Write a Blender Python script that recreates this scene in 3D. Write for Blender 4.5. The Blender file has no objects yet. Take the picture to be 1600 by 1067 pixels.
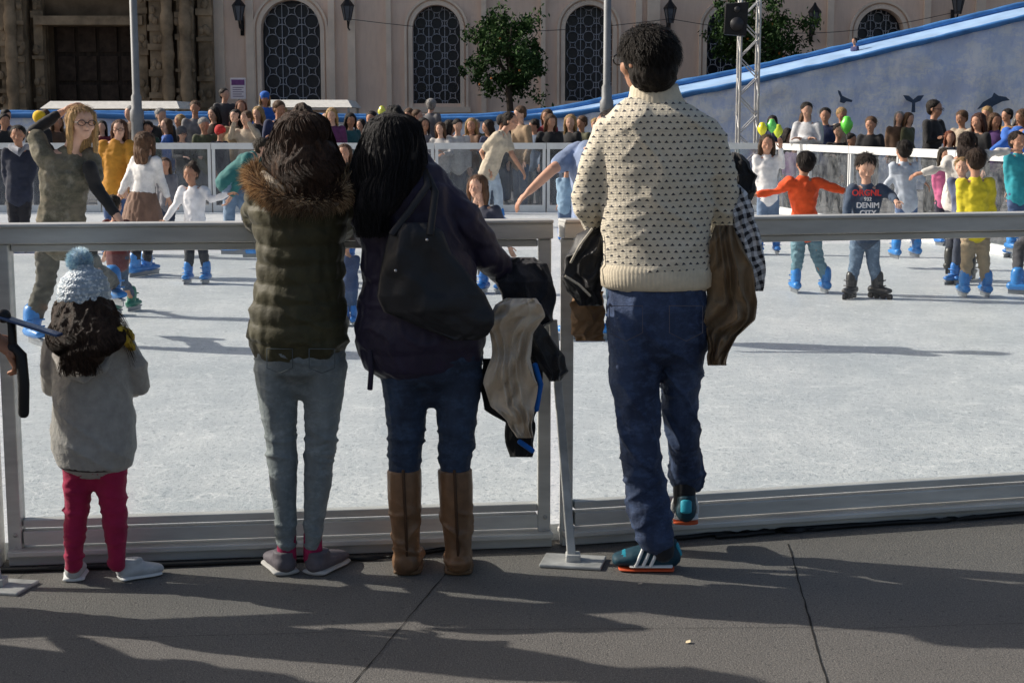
import bpy, bmesh, math, random, time
from mathutils import Vector, Matrix, noise
random.seed(7)
D = bpy.data; SC = bpy.context.scene; COL = SC.collection
F = 2400.0; PIT = math.radians(8.03); H = 1.5; CP = math.cos(PIT); SP = math.sin(PIT)
ICE = 0.06
def V(*a): return Vector(a)
def ray(px, py):
    b = (533.5-py)/F
    return V((px-800)/F, CP+SP*b, -SP+CP*b)
def at(px, py, Y):
    r = ray(px, py); return V(0, 0, H)+r*(Y/r.y)
def gr(px, py, z=0.0):
    r = ray(px, py); return V(0, 0, H)+r*((z-H)/r.z)
# ---------------------------------------------------------------- materials
MC = {}
def nt(name):
    m = D.materials.new(name); m.use_nodes = True; t = m.node_tree; t.nodes.clear()
    o = t.nodes.new('ShaderNodeOutputMaterial'); p = t.nodes.new('ShaderNodeBsdfPrincipled')
    t.links.new(p.outputs[0], o.inputs[0]); return m, t, p, o
def mth(t, op, a, b=None, c=None):
    n = t.nodes.new('ShaderNodeMath'); n.operation = op
    for i, x in enumerate((a, b, c)):
        if x is None: continue
        if isinstance(x, (int, float)): n.inputs[i].default_value = x
        else: t.links.new(x, n.inputs[i])
    return n.outputs[0]
def mixc(t, f, a, b):
    n = t.nodes.new('ShaderNodeMix'); n.data_type = 'RGBA'
    for s, x in ((0, f), (6, a), (7, b)):
        if isinstance(x, (int, float)): n.inputs[s].default_value = x
        elif isinstance(x, tuple): n.inputs[s].default_value = (*x[:3], 1)
        else: t.links.new(x, n.inputs[s])
    return n.outputs[2]
def tcoord(t): return t.nodes.new('ShaderNodeTexCoord').outputs['Object']
def nz(t, co, sc, det=4, rough=.6, stretch=None):
    if stretch:
        m = t.nodes.new('ShaderNodeMapping'); m.inputs['Scale'].default_value = stretch; t.links.new(co, m.inputs[0]); co = m.outputs[0]
    n = t.nodes.new('ShaderNodeTexNoise'); n.inputs['Scale'].default_value = sc; n.inputs['Detail'].default_value = det; n.inputs['Roughness'].default_value = rough
    t.links.new(co, n.inputs['Vector']); return n.outputs[0]
def ramp(t, f, a, b):
    n = t.nodes.new('ShaderNodeMapRange'); n.inputs[1].default_value = a; n.inputs[2].default_value = b; t.links.new(f, n.inputs[0]); return n.outputs[0]
def bump(t, p, h, s, d=.01):
    b = t.nodes.new('ShaderNodeBump'); b.inputs['Strength'].default_value = s; b.inputs['Distance'].default_value = d
    t.links.new(h, b.inputs['Height']); t.links.new(b.outputs[0], p.inputs['Normal'])
def mat(name, col, rough=.8, var=.25, sc=9, bs=60, bst=.3, metal=0, spec=.3, sheen=0, stretch=None):
    k = (name, col, rough, var, sc, bs, bst, metal)
    if k in MC: return MC[k]
    m, t, p, o = nt(name); co = tcoord(t)
    n = ramp(t, nz(t, co, sc, 5, .6, stretch), .3, .7)
    lo = tuple(x*(1-var) for x in col); hi = tuple(min(1, x*(1+var)) for x in col)
    t.links.new(mixc(t, n, lo, hi), p.inputs['Base Color'])
    p.inputs['Roughness'].default_value = rough; p.inputs['Metallic'].default_value = metal
    p.inputs['Specular IOR Level'].default_value = spec
    if sheen: p.inputs['Sheen Weight'].default_value = sheen
    if bst: bump(t, p, nz(t, co, bs, 4, .6, stretch), bst, .004)
    MC[k] = m; return m
def cl(name, col, **k):
    k.setdefault('sheen', .12); return mat(name, col, **k)
def hairmat(name, c, spec=.25, rough=.55):
    k = (name, c)
    if k in MC: return MC[k]
    m, t, p, o = nt(name); co = tcoord(t)
    a = ramp(t, nz(t, co, 1, 5, .7, (170, 170, 9)), .34, .66); b = ramp(t, nz(t, co, 1, 3, .6, (38, 38, 5)), .38, .62)
    k1 = mixc(t, a, tuple(x*.35 for x in c), tuple(min(1, x*1.7) for x in c)); k2 = mixc(t, mth(t, 'MULTIPLY', b, .6), k1, tuple(x*.4 for x in c))
    t.links.new(k2, p.inputs['Base Color']); p.inputs['Roughness'].default_value = rough; p.inputs['Specular IOR Level'].default_value = spec
    bump(t, p, nz(t, co, 1, 5, .75, (150, 150, 8)), 1.0, .012); MC[k] = m; return m
def skinm(c): return mat('skin', c, .55, .12, 14, 80, .15)
SK = (.50, .27, .18); SK2 = (.42, .22, .14); SK3 = (.60, .36, .26)
M_white = mat('eye_white', (.6, .58, .55), .4, .05, bst=0); M_dark = mat('eye_dark', (.02, .015, .012), .3, .1, bst=0); M_lip = mat('lip', (.38, .13, .11), .5, .1, bst=0)
# lettering meshes are made first, while the scene is still empty
TXT = {}
for body in ('ORGNL', '932', 'DENIM', 'CITY'):
    c = D.curves.new('txt', 'FONT'); c.body = body; c.align_x = 'CENTER'; c.size = 1; c.extrude = .03; c.offset = .02
    o = D.objects.new('tt', c); COL.objects.link(o); bpy.context.view_layer.update(); TXT[body] = D.meshes.new_from_object(o.evaluated_get(bpy.context.evaluated_depsgraph_get())); D.objects.remove(o)
# ---------------------------------------------------------------- mesh collector
WO = {}
class MB:
    def __init__(s): s.v = []; s.f = []; s.m = []
    def add(s, vs, fs, mi=0):
        o = len(s.v); s.v += [Vector(x) for x in vs]; s.f += [tuple(i+o for i in f) for f in fs]; s.m += [mi]*len(fs)
    def ball(s, c, r, rot=None, seg=14, rings=9, mi=0):
        if isinstance(r, (int, float)): r = (r, r, r)
        vs = []; fs = []
        for i in range(1, rings):
            a = math.pi*i/rings
            for j in range(seg):
                b = 2*math.pi*j/seg; vs.append(V(r[0]*math.sin(a)*math.cos(b), r[1]*math.sin(a)*math.sin(b), r[2]*math.cos(a)))
        vs += [V(0, 0, r[2]), V(0, 0, -r[2])]; n = len(vs)
        for i in range(rings-2):
            for j in range(seg):
                k = (j+1) % seg; fs.append((i*seg+j, (i+1)*seg+j, (i+1)*seg+k, i*seg+k))
        for j in range(seg):
            k = (j+1) % seg; fs.append((n-2, j, k)); fs.append((n-1, (rings-2)*seg+k, (rings-2)*seg+j))
        if rot: vs = [rot @ v for v in vs]
        s.add([v+c for v in vs], fs, mi)
    def tube(s, pts, rad, side=None, seg=12, mi=0, round=True):
        pts = [Vector(p) for p in pts]; n = len(pts); R = []
        for i in range(n):
            r = rad[i] if isinstance(rad, (list, tuple)) else rad
            R.append((r, r) if isinstance(r, (int, float)) else (r[0], r[1]))
        T = [(pts[min(i+1, n-1)]-pts[max(i-1, 0)]).normalized() for i in range(n)]
        side = Vector(side) if side is not None else V(1, 0, 0)
        rings = []
        def ring(p, t, a, b):
            u = side-t*side.dot(t)
            if u.length < .25:
                q = V(0, 1, 0) if abs(t.y) < .8 else V(0, 0, 1)
                u = q-t*q.dot(t)
            u.normalize(); w = t.cross(u)
            rings.append([p+u*(a*math.cos(2*math.pi*j/seg))+w*(b*math.sin(2*math.pi*j/seg)) for j in range(seg)])
        if round:
            q = min(R[0]); ring(pts[0]-T[0]*q*.85, T[0], R[0][0]*.5, R[0][1]*.5); ring(pts[0]-T[0]*q*.5, T[0], R[0][0]*.86, R[0][1]*.86)
        for i in range(n): ring(pts[i], T[i], *R[i])
        if round:
            q = min(R[-1]); ring(pts[-1]+T[-1]*q*.5, T[-1], R[-1][0]*.86, R[-1][1]*.86); ring(pts[-1]+T[-1]*q*.85, T[-1], R[-1][0]*.5, R[-1][1]*.5)
        vs = [v for r in rings for v in r]; fs = []
        for i in range(len(rings)-1):
            for j in range(seg):
                k = (j+1) % seg; fs.append((i*seg+j, i*seg+k, (i+1)*seg+k, (i+1)*seg+j))
        fs.append(tuple(range(seg))[::-1]); fs.append(tuple((len(rings)-1)*seg+j for j in range(seg)))
        s.add(vs, fs, mi)
    def loft(s, rows, Y, **k):
        pts = [at(r[0], r[1], Y+(r[4] if len(r) > 4 else 0)) for r in rows]
        s.tube(pts, [(r[2]*Y/F, r[3]) for r in rows], **k)
    def box(s, a, b, mi=0):
        x0, y0, z0 = a; x1, y1, z1 = b
        s.add([(x0,y0,z0),(x1,y0,z0),(x1,y1,z0),(x0,y1,z0),(x0,y0,z1),(x1,y0,z1),(x1,y1,z1),(x0,y1,z1)],
              [(0,3,2,1),(4,5,6,7),(0,1,5,4),(1,2,6,5),(2,3,7,6),(3,0,4,7)], mi)
    def bar(s, A, B, w, hgt, up=None, mi=0):
        A = Vector(A); B = Vector(B); t = (B-A).normalized(); up = Vector(up) if up is not None else V(0, 0, 1)
        if abs(t.dot(up)) > .95: up = V(0, 1, 0)
        sd = t.cross(up).normalized(); u = sd.cross(t)
        q = [A+sd*(x*w/2)+u*(z*hgt/2) for x, z in ((-1,-1),(1,-1),(1,1),(-1,1))]; r = [p+(B-A) for p in q]
        s.add(q+r, [(0,3,2,1),(4,5,6,7),(0,1,5,4),(1,2,6,5),(2,3,7,6),(3,0,4,7)], mi)
    def tuft(s, p, n, d, L, w, mi=0):
        sd = n.cross(d)
        if sd.length < 1e-4: return
        sd.normalize(); sd *= w/2
        p1 = p+d*(L*.5)+n*(L*.08); p2 = p+d*L
        s.add([p-sd, p+sd, p1+sd*.8, p1-sd*.8, p2], [(0, 1, 2, 3), (3, 2, 4)], mi)
    def build(s, name, mats, parent=None, loc=None, smooth=True):
        me = D.meshes.new(name); o = D.objects.new(name, me); COL.objects.link(o)
        if parent is not None: org = WO[parent.name]; o.parent = parent
        else: org = Vector(loc) if loc is not None else V(0, 0, 0); o.location = org
        WO[o.name] = org.copy()
        me.from_pydata([v-org for v in s.v], [], s.f)
        if not isinstance(mats, (list, tuple)): mats = [mats]
        for m in mats: me.materials.append(m)
        me.polygons.foreach_set('material_index', s.m)
        if smooth: me.polygons.foreach_set('use_smooth', [True]*len(me.polygons))
        me.update(); return o
def tag(o, label=None, cat=None, group=None, kind=None):
    if label: o['label'] = label
    if cat: o['category'] = cat
    if group: o['group'] = group
    if kind: o['kind'] = kind
    return o
def empty(name, loc):
    o = D.objects.new(name, None); COL.objects.link(o); o.location = loc; WO[o.name] = Vector(loc); o.empty_display_size = .1; return o
PEND = []
def soft(mb, name, mats, parent=None, loc=None, vox=.01, sm=4, post=None, extra=None):
    if not isinstance(mats, (list, tuple)): mats = [mats]
    mb.m = [0]*len(mb.f)
    o = mb.build(name, mats, parent, loc)
    r = o.modifiers.new('r', 'REMESH'); r.mode = 'VOXEL'; r.voxel_size = vox; r.use_smooth_shade = True
    if sm: q = o.modifiers.new('s', 'SMOOTH'); q.factor = .5; q.iterations = sm
    PEND.append((o, mats, post, extra)); return o
def finalize():
    bpy.context.view_layer.update(); dg = bpy.context.evaluated_depsgraph_get(); out = []
    for o, mats, post, extra in PEND: out.append(D.meshes.new_from_object(o.evaluated_get(dg)))
    for (o, mats, post, extra), me in zip(PEND, out):
        org = WO[o.name]; o.modifiers.clear(); old = o.data; nm = old.name
        if post:
            n = len(me.vertices); cs = [0.0]*(3*n); ns = [0.0]*(3*n); me.vertices.foreach_get('co', cs); me.vertices.foreach_get('normal', ns)
            for i in range(0, 3*n, 3):
                nn = V(ns[i], ns[i+1], ns[i+2]); d = post(V(cs[i]+org.x, cs[i+1]+org.y, cs[i+2]+org.z), nn); cs[i] += nn.x*d; cs[i+1] += nn.y*d; cs[i+2] += nn.z*d
            me.vertices.foreach_set('co', cs)
        if extra and extra.v:
            bm = bmesh.new(); bm.from_mesh(me); nv = [bm.verts.new(v-org) for v in extra.v]
            for f, mi in zip(extra.f, extra.m):
                fc = bm.faces.new([nv[i] for i in f]); fc.material_index = mi; fc.smooth = True
            bm.to_mesh(me); bm.free()
        me.materials.clear()
        for m in mats: me.materials.append(m)
        me.polygons.foreach_set('use_smooth', [True]*len(me.polygons))
        o.data = me; D.meshes.remove(old); me.name = nm
    PEND.clear()
def wrinkle(a, sx=14, sz=30, ridge=True):
    def f(c, n):
        x = noise.noise(V(c.x*sx, c.y*sx, c.z*sz)); y = noise.noise(V(c.x*sx*2.1+9, c.y*sx*2.1, c.z*sz*1.6))
        return a*((.5-abs(x)*2.2 if ridge else x)+.4*y)
    return f
# ---------------------------------------------------------------- people
def hand(sf, ex, w, d, nrm, size, curl=.5, sgn=1, seg=5):
    d = d.normalized(); nrm = (nrm-d*nrm.dot(d)).normalized(); sd = d.cross(nrm)*sgn
    e = w+d*size*.5
    sf.tube([w-d*size*.1, w+d*size*.2, e], [(size*.14, size*.1), (size*.2, size*.1), (size*.2, size*.08)], side=sd, seg=10)
    for i, L in enumerate((.36, .44, .46, .4)):
        b = e-d*size*.08+sd*size*(-.15+.1*i); a1 = curl*.5; a2 = curl*1.3; a3 = curl*2.1
        p1 = b+(d*math.cos(a1)+nrm*math.sin(a1))*size*(L*.5+.06); p2 = p1+(d*math.cos(a2)+nrm*math.sin(a2))*size*L*.3; p3 = p2+(d*math.cos(a3)+nrm*math.sin(a3))*size*L*.26
        ex.tube([b, p1, p2, p3], [size*.05, size*.046, size*.042, size*.034], seg=seg+1)
    b = w+d*size*.14+sd*size*.14
    p1 = b+(sd*.7+d*.7).normalized()*size*.2; p2 = p1+(sd*.25+d*.8+nrm*curl*.6).normalized()*size*.2
    ex.tube([b, p1, p2], [size*.06, size*.054, size*.04], seg=seg+1)
def headmesh(sf, ex, c, fw, sd, up, hh):
    R = Matrix((sd, fw, up)).transposed()
    P = lambda a, b, z: c+sd*(a*hh)+fw*(b*hh)+up*(z*hh)
    def bl(mb, p, r, mi=0, **k): mb.ball(p, tuple(x*hh for x in r), rot=R, mi=mi, **k)
    bl(sf, P(0, -.04, .13), (.355, .43, .365)); bl(sf, P(0, .08, -.2), (.25, .29, .29)); bl(sf, P(0, .14, -.36), (.12, .14, .11))
    bl(sf, P(0, .4, -.07), (.055, .08, .10)); bl(sf, P(0, .43, -.13), (.07, .06, .045))
    for q in (-1, 1):
        bl(sf, P(q*.355, -.02, -.03), (.035, .085, .115)); bl(sf, P(q*.2, .2, -.1), (.11, .13, .12))
        bl(ex, P(q*.14, .325, .01), (.06, .045, .034), 1, seg=8, rings=6); bl(ex, P(q*.14, .36, .01), (.03, .02, .03), 2, seg=8, rings=6)
        bl(ex, P(q*.145, .365, .1), (.085, .03, .016), 2, seg=8, rings=5)
    bl(ex, P(0, .365, -.245), (.1, .035, .026), 3, seg=8, rings=6)
def person(lab, Y, head, sh, hip, aL, aR, lL, lR, h=1.2, yaw=0, pitch=0, adult=False, top=(.3, .3, .3), topn='sweater', sleeve=1.0,
           bot=(.1, .13, .2), botn='trousers', hair=(.03, .02, .015), hs='short', foot='skate', footc=(.02, .16, .5), vox=.014, skin=SK,
           zg=ICE, group=None, custom=False, skirt=None, strands=140, wr=.004, glasses=False, topmat=None, botmat=None, hy=None, feet=(None, None), curl=.5, hatc=None, hsc=1.0):
    def pt(j):
        if isinstance(j, Vector): return j.copy()
        return at(j[0], j[1], Y+(j[2] if len(j) > 2 else 0))
    yr = math.radians(yaw); f = V(math.sin(yr), -math.cos(yr), 0); sd = V(math.cos(yr), math.sin(yr), 0)
    hyr = math.radians(yaw if hy is None else hy); fh = V(math.sin(hyr), -math.cos(hyr), 0); sh_ = V(math.cos(hyr), math.sin(hyr), 0)
    pr = math.radians(pitch); fw = fh*math.cos(pr)-V(0, 0, 1)*math.sin(pr); up = sh_.cross(fw)
    if up.z < 0: up = -up
    hh = h*(.135 if adult else .163)*hsc
    hc, sc, hp = pt(head), pt(sh), pt(hip); g = .72 if custom else 1.0
    ws = h*(.112 if adult else .108)*(.78 if custom else 1); wh = h*(.088 if adult else .08)*(.85 if custom else 1)
    S = [sc-sd*ws*.85, sc+sd*ws*.85]; HP = [hp-sd*wh*.55, hp+sd*wh*.55]
    if sd.x < 0: S.reverse(); HP.reverse()
    A = [[pt(j) for j in aL], [pt(j) for j in aR]]; Lg = [[pt(j) for j in lL], [pt(j) for j in lR]]
    az = zg+.105*(h/1.2)**.5 if foot in ('skate', 'inline') else zg+.075
    for L in Lg:
        if L[-1].z < az+.07: L[-1].z = az
    base = V(hp.x, hp.y, zg)
    bd = MB(); ex = MB()
    ax = (sc-hp)
    bd.tube([hp-ax*.1, hp+ax*.35, hp+ax*.75, sc-ax*.02], [(wh*.9, h*.06*g), (wh*.75, h*.052*g), (ws*.85, h*.06*g), (ws*.75, h*.04*g)], side=sd)
    bd.tube([sc-ax*.05, (sc+hc)/2, hc-up*hh*.1], [h*.034, h*.03, h*.03])
    headmesh(bd, ex, hc, fw, sh_, up, hh)
    hands = []
    for i in (0, 1):
        e, w = A[i][0], A[i][-1]
        bd.tube([S[i], (S[i]+e)/2, e, (e+w)/2, w], [h*.03*g, h*.028*g, h*.023*g, h*.021*g, h*.0155*g])
        d = (w-e).normalized(); hands.append(w)
        nr = V(0, 0, -1)+f*.3 if abs(d.z) < .8 else -f
        hand(bd, ex, w, d, nr, h*.105, curl, 1 if i else -1, seg=4)
        k, a = Lg[i][0], Lg[i][-1]
        bd.tube([HP[i], (HP[i]+k)/2, k, k*.6+a*.4, a, a-V(0, 0, .02)], [h*.045*g, h*.042*g, h*.03*g, h*.031*g, h*.02*g, h*.02*g])
    root = soft(bd, 'person', [skinm(skin), M_white, M_dark, M_lip], loc=base, vox=max(vox*.8, .008), sm=2, extra=ex)
    tag(root, lab, 'person', group)
    P = lambda a, b, z: hc+sh_*(a*hh)+fw*(b*hh)+up*(z*hh)
    R = Matrix((sh_, fw, up)).transposed()
    if hair is not None and hs != 'none':
        hm = MB(); he = MB()
        hm.ball(P(0, -.11, .2), (.41*hh, .44*hh, .36*hh), rot=R); hm.ball(P(0, -.2, -.02), (.36*hh, .28*hh, .34*hh), rot=R)
        if hs in ('long', 'mid'):
            n = 1.0 if hs == 'long' else .55
            hm.tube([P(0, -.25, .1), P(0, -.3, -.35), P(0, -.33, -.45-.55*n)], [(.4*hh, .2*hh), (.44*hh, .2*hh), (.36*hh, .12*hh)], side=sh_)
            for q in (-1, 1): hm.tube([P(q*.33, .08, .25), P(q*.39, .05, -.15), P(q*.4, -.02, -.5-.4*n)], [.1*hh, .11*hh, .08*hh])
        if hs == 'bun': hm.ball(P(0, -.35, .52), .2*hh)
        hmats = [hairmat('hair', hair), hairmat('hair_light', tuple(min(1, c*1.6+.008) for c in hair))]
        for k in range(strands):
            a = random.uniform(0, 2*math.pi); z = random.uniform(-.5, 1)
            q = V(math.cos(a)*math.sqrt(1-z*z), math.sin(a)*math.sqrt(1-z*z), z)
            if q.y > .45 and q.z < .55: continue
            p = P(q.x*.42, -.11+q.y*.45, .2+q.z*.37); n = (R @ q).normalized(); d = (-up-n*(-up).dot(n)+V(random.uniform(-.3, .3), random.uniform(-.3, .3), 0))
            if d.length < .1: continue
            he.tuft(p, n, (d.normalized()+n*.12), hh*random.uniform(.18, .32), hh*.03, random.choice((0, 0, 1)))
        soft(hm, 'hair', hmats, root, vox=max(vox*.8, .008), sm=2, post=wrinkle(.006, 60, 12) if vox < .02 else None, extra=he)
    if hatc is not None:
        ht = MB(); ht.ball(P(0, -.08, .27), (.43*hh, .47*hh, .36*hh), rot=R); ht.tube([P(0, -.08, .12), P(0, -.08, .2)], [(.44*hh, .48*hh)]*2, side=sh_)
        soft(ht, 'hat', cl('hat', hatc), root, vox=max(vox*.8, .007), sm=2)
    if glasses:
        gl_ = MB()
        for q in (-1, 1):
            ps = [P(q*.16+.12*math.cos(t*math.pi/5), .42, .01+.08*math.sin(t*math.pi/5)) for t in range(11)]
            gl_.tube(ps, hh*.012, seg=5); gl_.tube([P(q*.27, .4, .03), P(q*.37, .0, .03)], hh*.012, seg=5)
        gl_.tube([P(-.05, .44, .02), P(.05, .44, .02)], hh*.012, seg=5)
        gl_.build('glasses', mat('glasses_rim', (.02, .02, .02), .3, bst=0), root)
    if custom: return root, hands
    t = MB(); dz = ax.normalized()
    t.tube([hp-dz*h*.05, hp+dz*h*.03, hp+ax*.4, hp+ax*.75, sc-dz*h*.012, sc+dz*h*.012],
           [(wh*1.2, h*.078), (wh*1.2, h*.08), (wh*1.08, h*.072), (ws*1.0, h*.078), (ws*.85, h*.055), (ws*.45, h*.04)], side=sd)
    for i in (0, 1):
        e, w = A[i][0], A[i][-1]
        if sleeve >= 1:
            w2 = e+(w-e)*.93; t.tube([S[i], (S[i]+e)/2, e, (e+w2)/2, w2], [h*.042, h*.038, h*.032, h*.03, h*.024])
        elif sleeve > 0: e2 = S[i]+(e-S[i])*.7; t.tube([S[i], (S[i]+e2)/2, e2], [h*.043, h*.042, h*.04])
    ps = wrinkle(wr*1.4, 11, 17) if vox < .02 else None
    soft(t, topn, topmat or cl('cloth_'+topn, top), root, vox=vox, sm=2, post=ps)
    b = MB(); b.tube([hp-dz*h*.04, hp+dz*h*.04], [(wh*1.1, h*.07)]*2, side=sd)
    for i in (0, 1):
        k, a = Lg[i][0], Lg[i][-1]; a2 = a+V(0, 0, .03)
        b.tube([HP[i], (HP[i]+k)/2, k, (k+a2)/2, a2], [h*.054, h*.051, h*.042, h*.04, h*.034])
    soft(b, botn, botmat or cl('cloth_'+botn, bot), root, vox=vox, sm=2, post=wrinkle(wr*1.6, 14, 22) if ps else None)
    if skirt is not None:
        s = MB(); s.tube([hp+dz*h*.04, hp-V(0, 0, h*.06), hp-V(0, 0, h*.17)], [(wh*1.2, h*.085), (wh*1.6, h*.12), (wh*1.9, h*.15)], side=sd, round=False)
        soft(s, 'skirt', cl('skirt', skirt), root, vox=vox, sm=2, post=wrinkle(.008, 30, 3))
    for i in (0, 1):
        a = Lg[i][-1]; fa = feet[i]; fd = f if fa is None else V(math.sin(math.radians(fa)), -math.cos(math.radians(fa)), 0)
        if foot in ('skate', 'inline'): skate(root, a, fd, h, footc, foot)
        else:
            s = MB(); hl = a-V(0, 0, .075)-fd*.05; L = h*.15; W_ = h*.052; sdx = fd.cross(V(0, 0, 1))
            s.tube([hl+fd*.03+V(0, 0, .045), hl+fd*L*.5+V(0, 0, .04), hl+fd*L*.9+V(0, 0, .028)], [(W_*.42, .04), (W_*.5, .034), (W_*.42, .02)], side=sdx, seg=8); s.build('shoe', mat('shoe_upper', footc, .6, .2, 20, 90, .3), root)
    return root, hands
def skate(root, a, fd, h, c, kind):
    sd = fd.cross(V(0, 0, 1)); m = MB(); L = h*.15
    k = (h/1.2)**.5
    m.tube([a+V(0, 0, .085*k), a+V(0, 0, .04*k), a-V(0, 0, .01)], [(h*.036, h*.044), (h*.038, h*.047), (h*.032, h*.045)], side=sd, seg=10)
    s0 = a-V(0, 0, .035*k); m.tube([s0-fd*L*.3, s0+fd*L*.25, s0+fd*L*.7], [(h*.031, .035*k), (h*.034, .034*k), (h*.026, .02*k)], side=sd, seg=10)
    for q in (.0, .045): m.tube([a+V(0, 0, q)+fd*h*.04-sd*h*.036, a+V(0, 0, q)+fd*h*.054, a+V(0, 0, q)+fd*h*.04+sd*h*.036], .006, seg=5)
    o = m.build('ice_skate' if kind == 'skate' else 'inline_skate', mat('skate_shell', c, .35, .2, 20, bst=.1, spec=.5), root)
    n = MB(); zb = s0.z-.03*k
    n.bar(V(s0.x, s0.y, zb)-fd*L*.4, V(s0.x, s0.y, zb)+fd*L*.8, .03, .012)
    if kind == 'skate':
        n.bar(V(s0.x, s0.y, zb-.02*k)-fd*L*.4, V(s0.x, s0.y, zb-.02*k)+fd*L*.8, .006, .036*k)
    else:
        for q in range(4):
            c0 = V(s0.x, s0.y, zb-.018*k)+fd*L*(-.35+.36*q); n.tube([c0-sd*.012, c0+sd*.012], .026, seg=10, round=False)
    n.build('blade', mat('skate_blade', (.25, .27, .3) if kind == 'skate' else (.03, .03, .035), .35, .1, bst=0, metal=.6), o, smooth=False)
def shoe(root, heel, fd, L, W, c, vox=.006, sole=(.25, .23, .2), hgt=.075, soleh=.022, stripes=None, toec=None):
    fd = Vector(fd).normalized(); sd = fd.cross(V(0, 0, 1)).normalized(); m = MB(); z = V(0, 0, 1)
    m.tube([heel+fd*.035+z*hgt*.55, heel+fd*L*.35+z*hgt*.55, heel+fd*L*.66+z*hgt*.45, heel+fd*L*.88+z*hgt*.36], [(W*.42, hgt*.48), (W*.46, hgt*.48), (W*.52, hgt*.36), (W*.42, hgt*.24)], side=sd, seg=14)
    m.tube([heel+fd*.055+z*hgt*.6, heel+fd*.055+z*hgt*1.15], [(W*.42, .05), (W*.4, .045)], side=sd, seg=12, round=False)
    o = soft(m, 'shoe', mat('shoe_upper', c, .6, .2, 20, 90, .3), root, vox=vox, sm=2)
    s = MB(); s.tube([heel+fd*.025+z*soleh*.5, heel+fd*L*.35+z*soleh*.5, heel+fd*L*.7+z*soleh*.5, heel+fd*(L-W*.35)+z*soleh*.5], [(W*.5, soleh*.5), (W*.5, soleh*.5), (W*.58, soleh*.5), (W*.48, soleh*.5)], side=sd, seg=16)
    s.build('sole', mat('shoe_sole', sole, .6, .1), o)
    if stripes:
        for e in (-1, 1):
            for k in range(3):
                q = MB(); b = heel+fd*(L*.42+.025*k); q.tube([b+sd*e*W*.49+z*hgt*.26, b-fd*.012+sd*e*W*.475+z*hgt*.55, b-fd*.026+sd*e*W*.36+z*hgt*.9], [(.006, .006)]*3, seg=6)
                q.build('stripe', mat('stripe', stripes, .5, .05), o)
        q = MB(); q.tube([heel+fd*.03+z*(soleh+.006), heel+fd*L*.7+z*(soleh+.006)], [(W*.5, .007), (W*.56, .007)], side=sd, seg=14); q.build('midsole', mat('midsole', (.75, .74, .72), .6), o)
    if toec:
        q = MB(); q.tube([heel+fd*L*.76+z*hgt*.50, heel+fd*L*.86+z*hgt*.42], [(W*.42, hgt*.22), (W*.36, hgt*.18)], side=sd, seg=14); q.build('toe_patch', mat('toe_patch', toec, .5), o)
        q = MB(); q.tube([heel+fd*.0+z*hgt*.6, heel+fd*.012+z*hgt*.95], [(W*.22, .008), (W*.22, .008)], side=sd, seg=10); q.build('heel_tab', mat('toe_patch', toec, .5), o)
    return o
def simple(lab, px, ptop, Y, z0=0, yaw=0, arms='down', kid=False, **k):
    T = at(px, ptop, Y); h = (T.z-z0)/1.02; x = T.x; cy, sy = math.cos(math.radians(yaw)), math.sin(math.radians(yaw))
    P = lambda a, b, z: V(x, Y, z0)+V(a*cy, a*sy, 0)*h+V(sy, -cy, 0)*(b*h)+V(0, 0, z*h)
    hsc = k.get('hsc', 1); hh = (.163 if kid else .135)*hsc; s = 1 if cy >= 0 else -1
    hd = P(random.uniform(-.015, .015), .01, 1-hh*.5); shd = P(0, 0, .81 if not kid else .775)-V(0, 0, .02*(hsc > 1)); hp = P(random.uniform(-.03, .03), 0, .51 if not kid else .47)
    def arm(q):
        if arms == 'fwd': return [P(q*.13, .03, .64), P(q*.06, .16, .67)]
        if arms == 'cross': return [P(q*.13, .04, .65), P(-q*.03, .11, .68)]
        if arms == 'up': return [P(q*.15, .06, .74), P(q*.07, .14, .90)]
        if arms == 'rail': return [P(q*.14, .06, .66), P(q*.1, .2, .66)]
        return [P(q*.125, -.01, .63), P(q*.12, .05, .49)]
    lg = lambda q: [P(q*.05, .01, .27), P(q*.055, 0, .04)]
    k.setdefault('vox', .026); k.setdefault('foot', 'shoe'); k.setdefault('footc', (.03, .03, .03)); k.setdefault('strands', 50); k.setdefault('topn', 'jacket')
    return person(lab, Y, hd, shd, hp, arm(-s), arm(s), lg(-s), lg(s), h=h, yaw=yaw, hy=yaw+random.uniform(-35, 35), pitch=random.uniform(-2, 22), adult=not kid, zg=z0, **k)
# ================================================================ SETTING
m, t, p, o_ = nt('paving'); co = tcoord(t)
a = ramp(t, nz(t, co, 130, 3, .7), .35, .68); b = ramp(t, nz(t, co, 1.6, 6, .65), .3, .7); c = ramp(t, nz(t, co, 300, 2, .6), .56, .68)
col = mixc(t, a, (.085, .080, .076), (.21, .197, .18)); col = mixc(t, mth(t, 'MULTIPLY', b, .5), col, (.085, .079, .073)); col = mixc(t, mth(t, 'MULTIPLY', c, .7), col, (.48, .46, .42))
sp = ramp(t, nz(t, co, 60, 2, .5), .64, .70); col = mixc(t, mth(t, 'MULTIPLY', sp, .6), col, (.02, .02, .02))
t.links.new(col, p.inputs['Base Color']); p.inputs['Roughness'].default_value = .7; bump(t, p, nz(t, co, 140, 5, .7), .8, .009)
M_pave = m
g = MB(); g.add([(-400, -60, 0), (400, -60, 0), (400, 900, 0), (-400, 900, 0)], [(0, 1, 2, 3)])
tag(g.build('ground', M_pave, smooth=False), 'dark grey granite paving of the square', 'paving', kind='structure')
j = MB(); M_joint = mat('joint', (.018, .017, .016), .95, .3)
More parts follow.
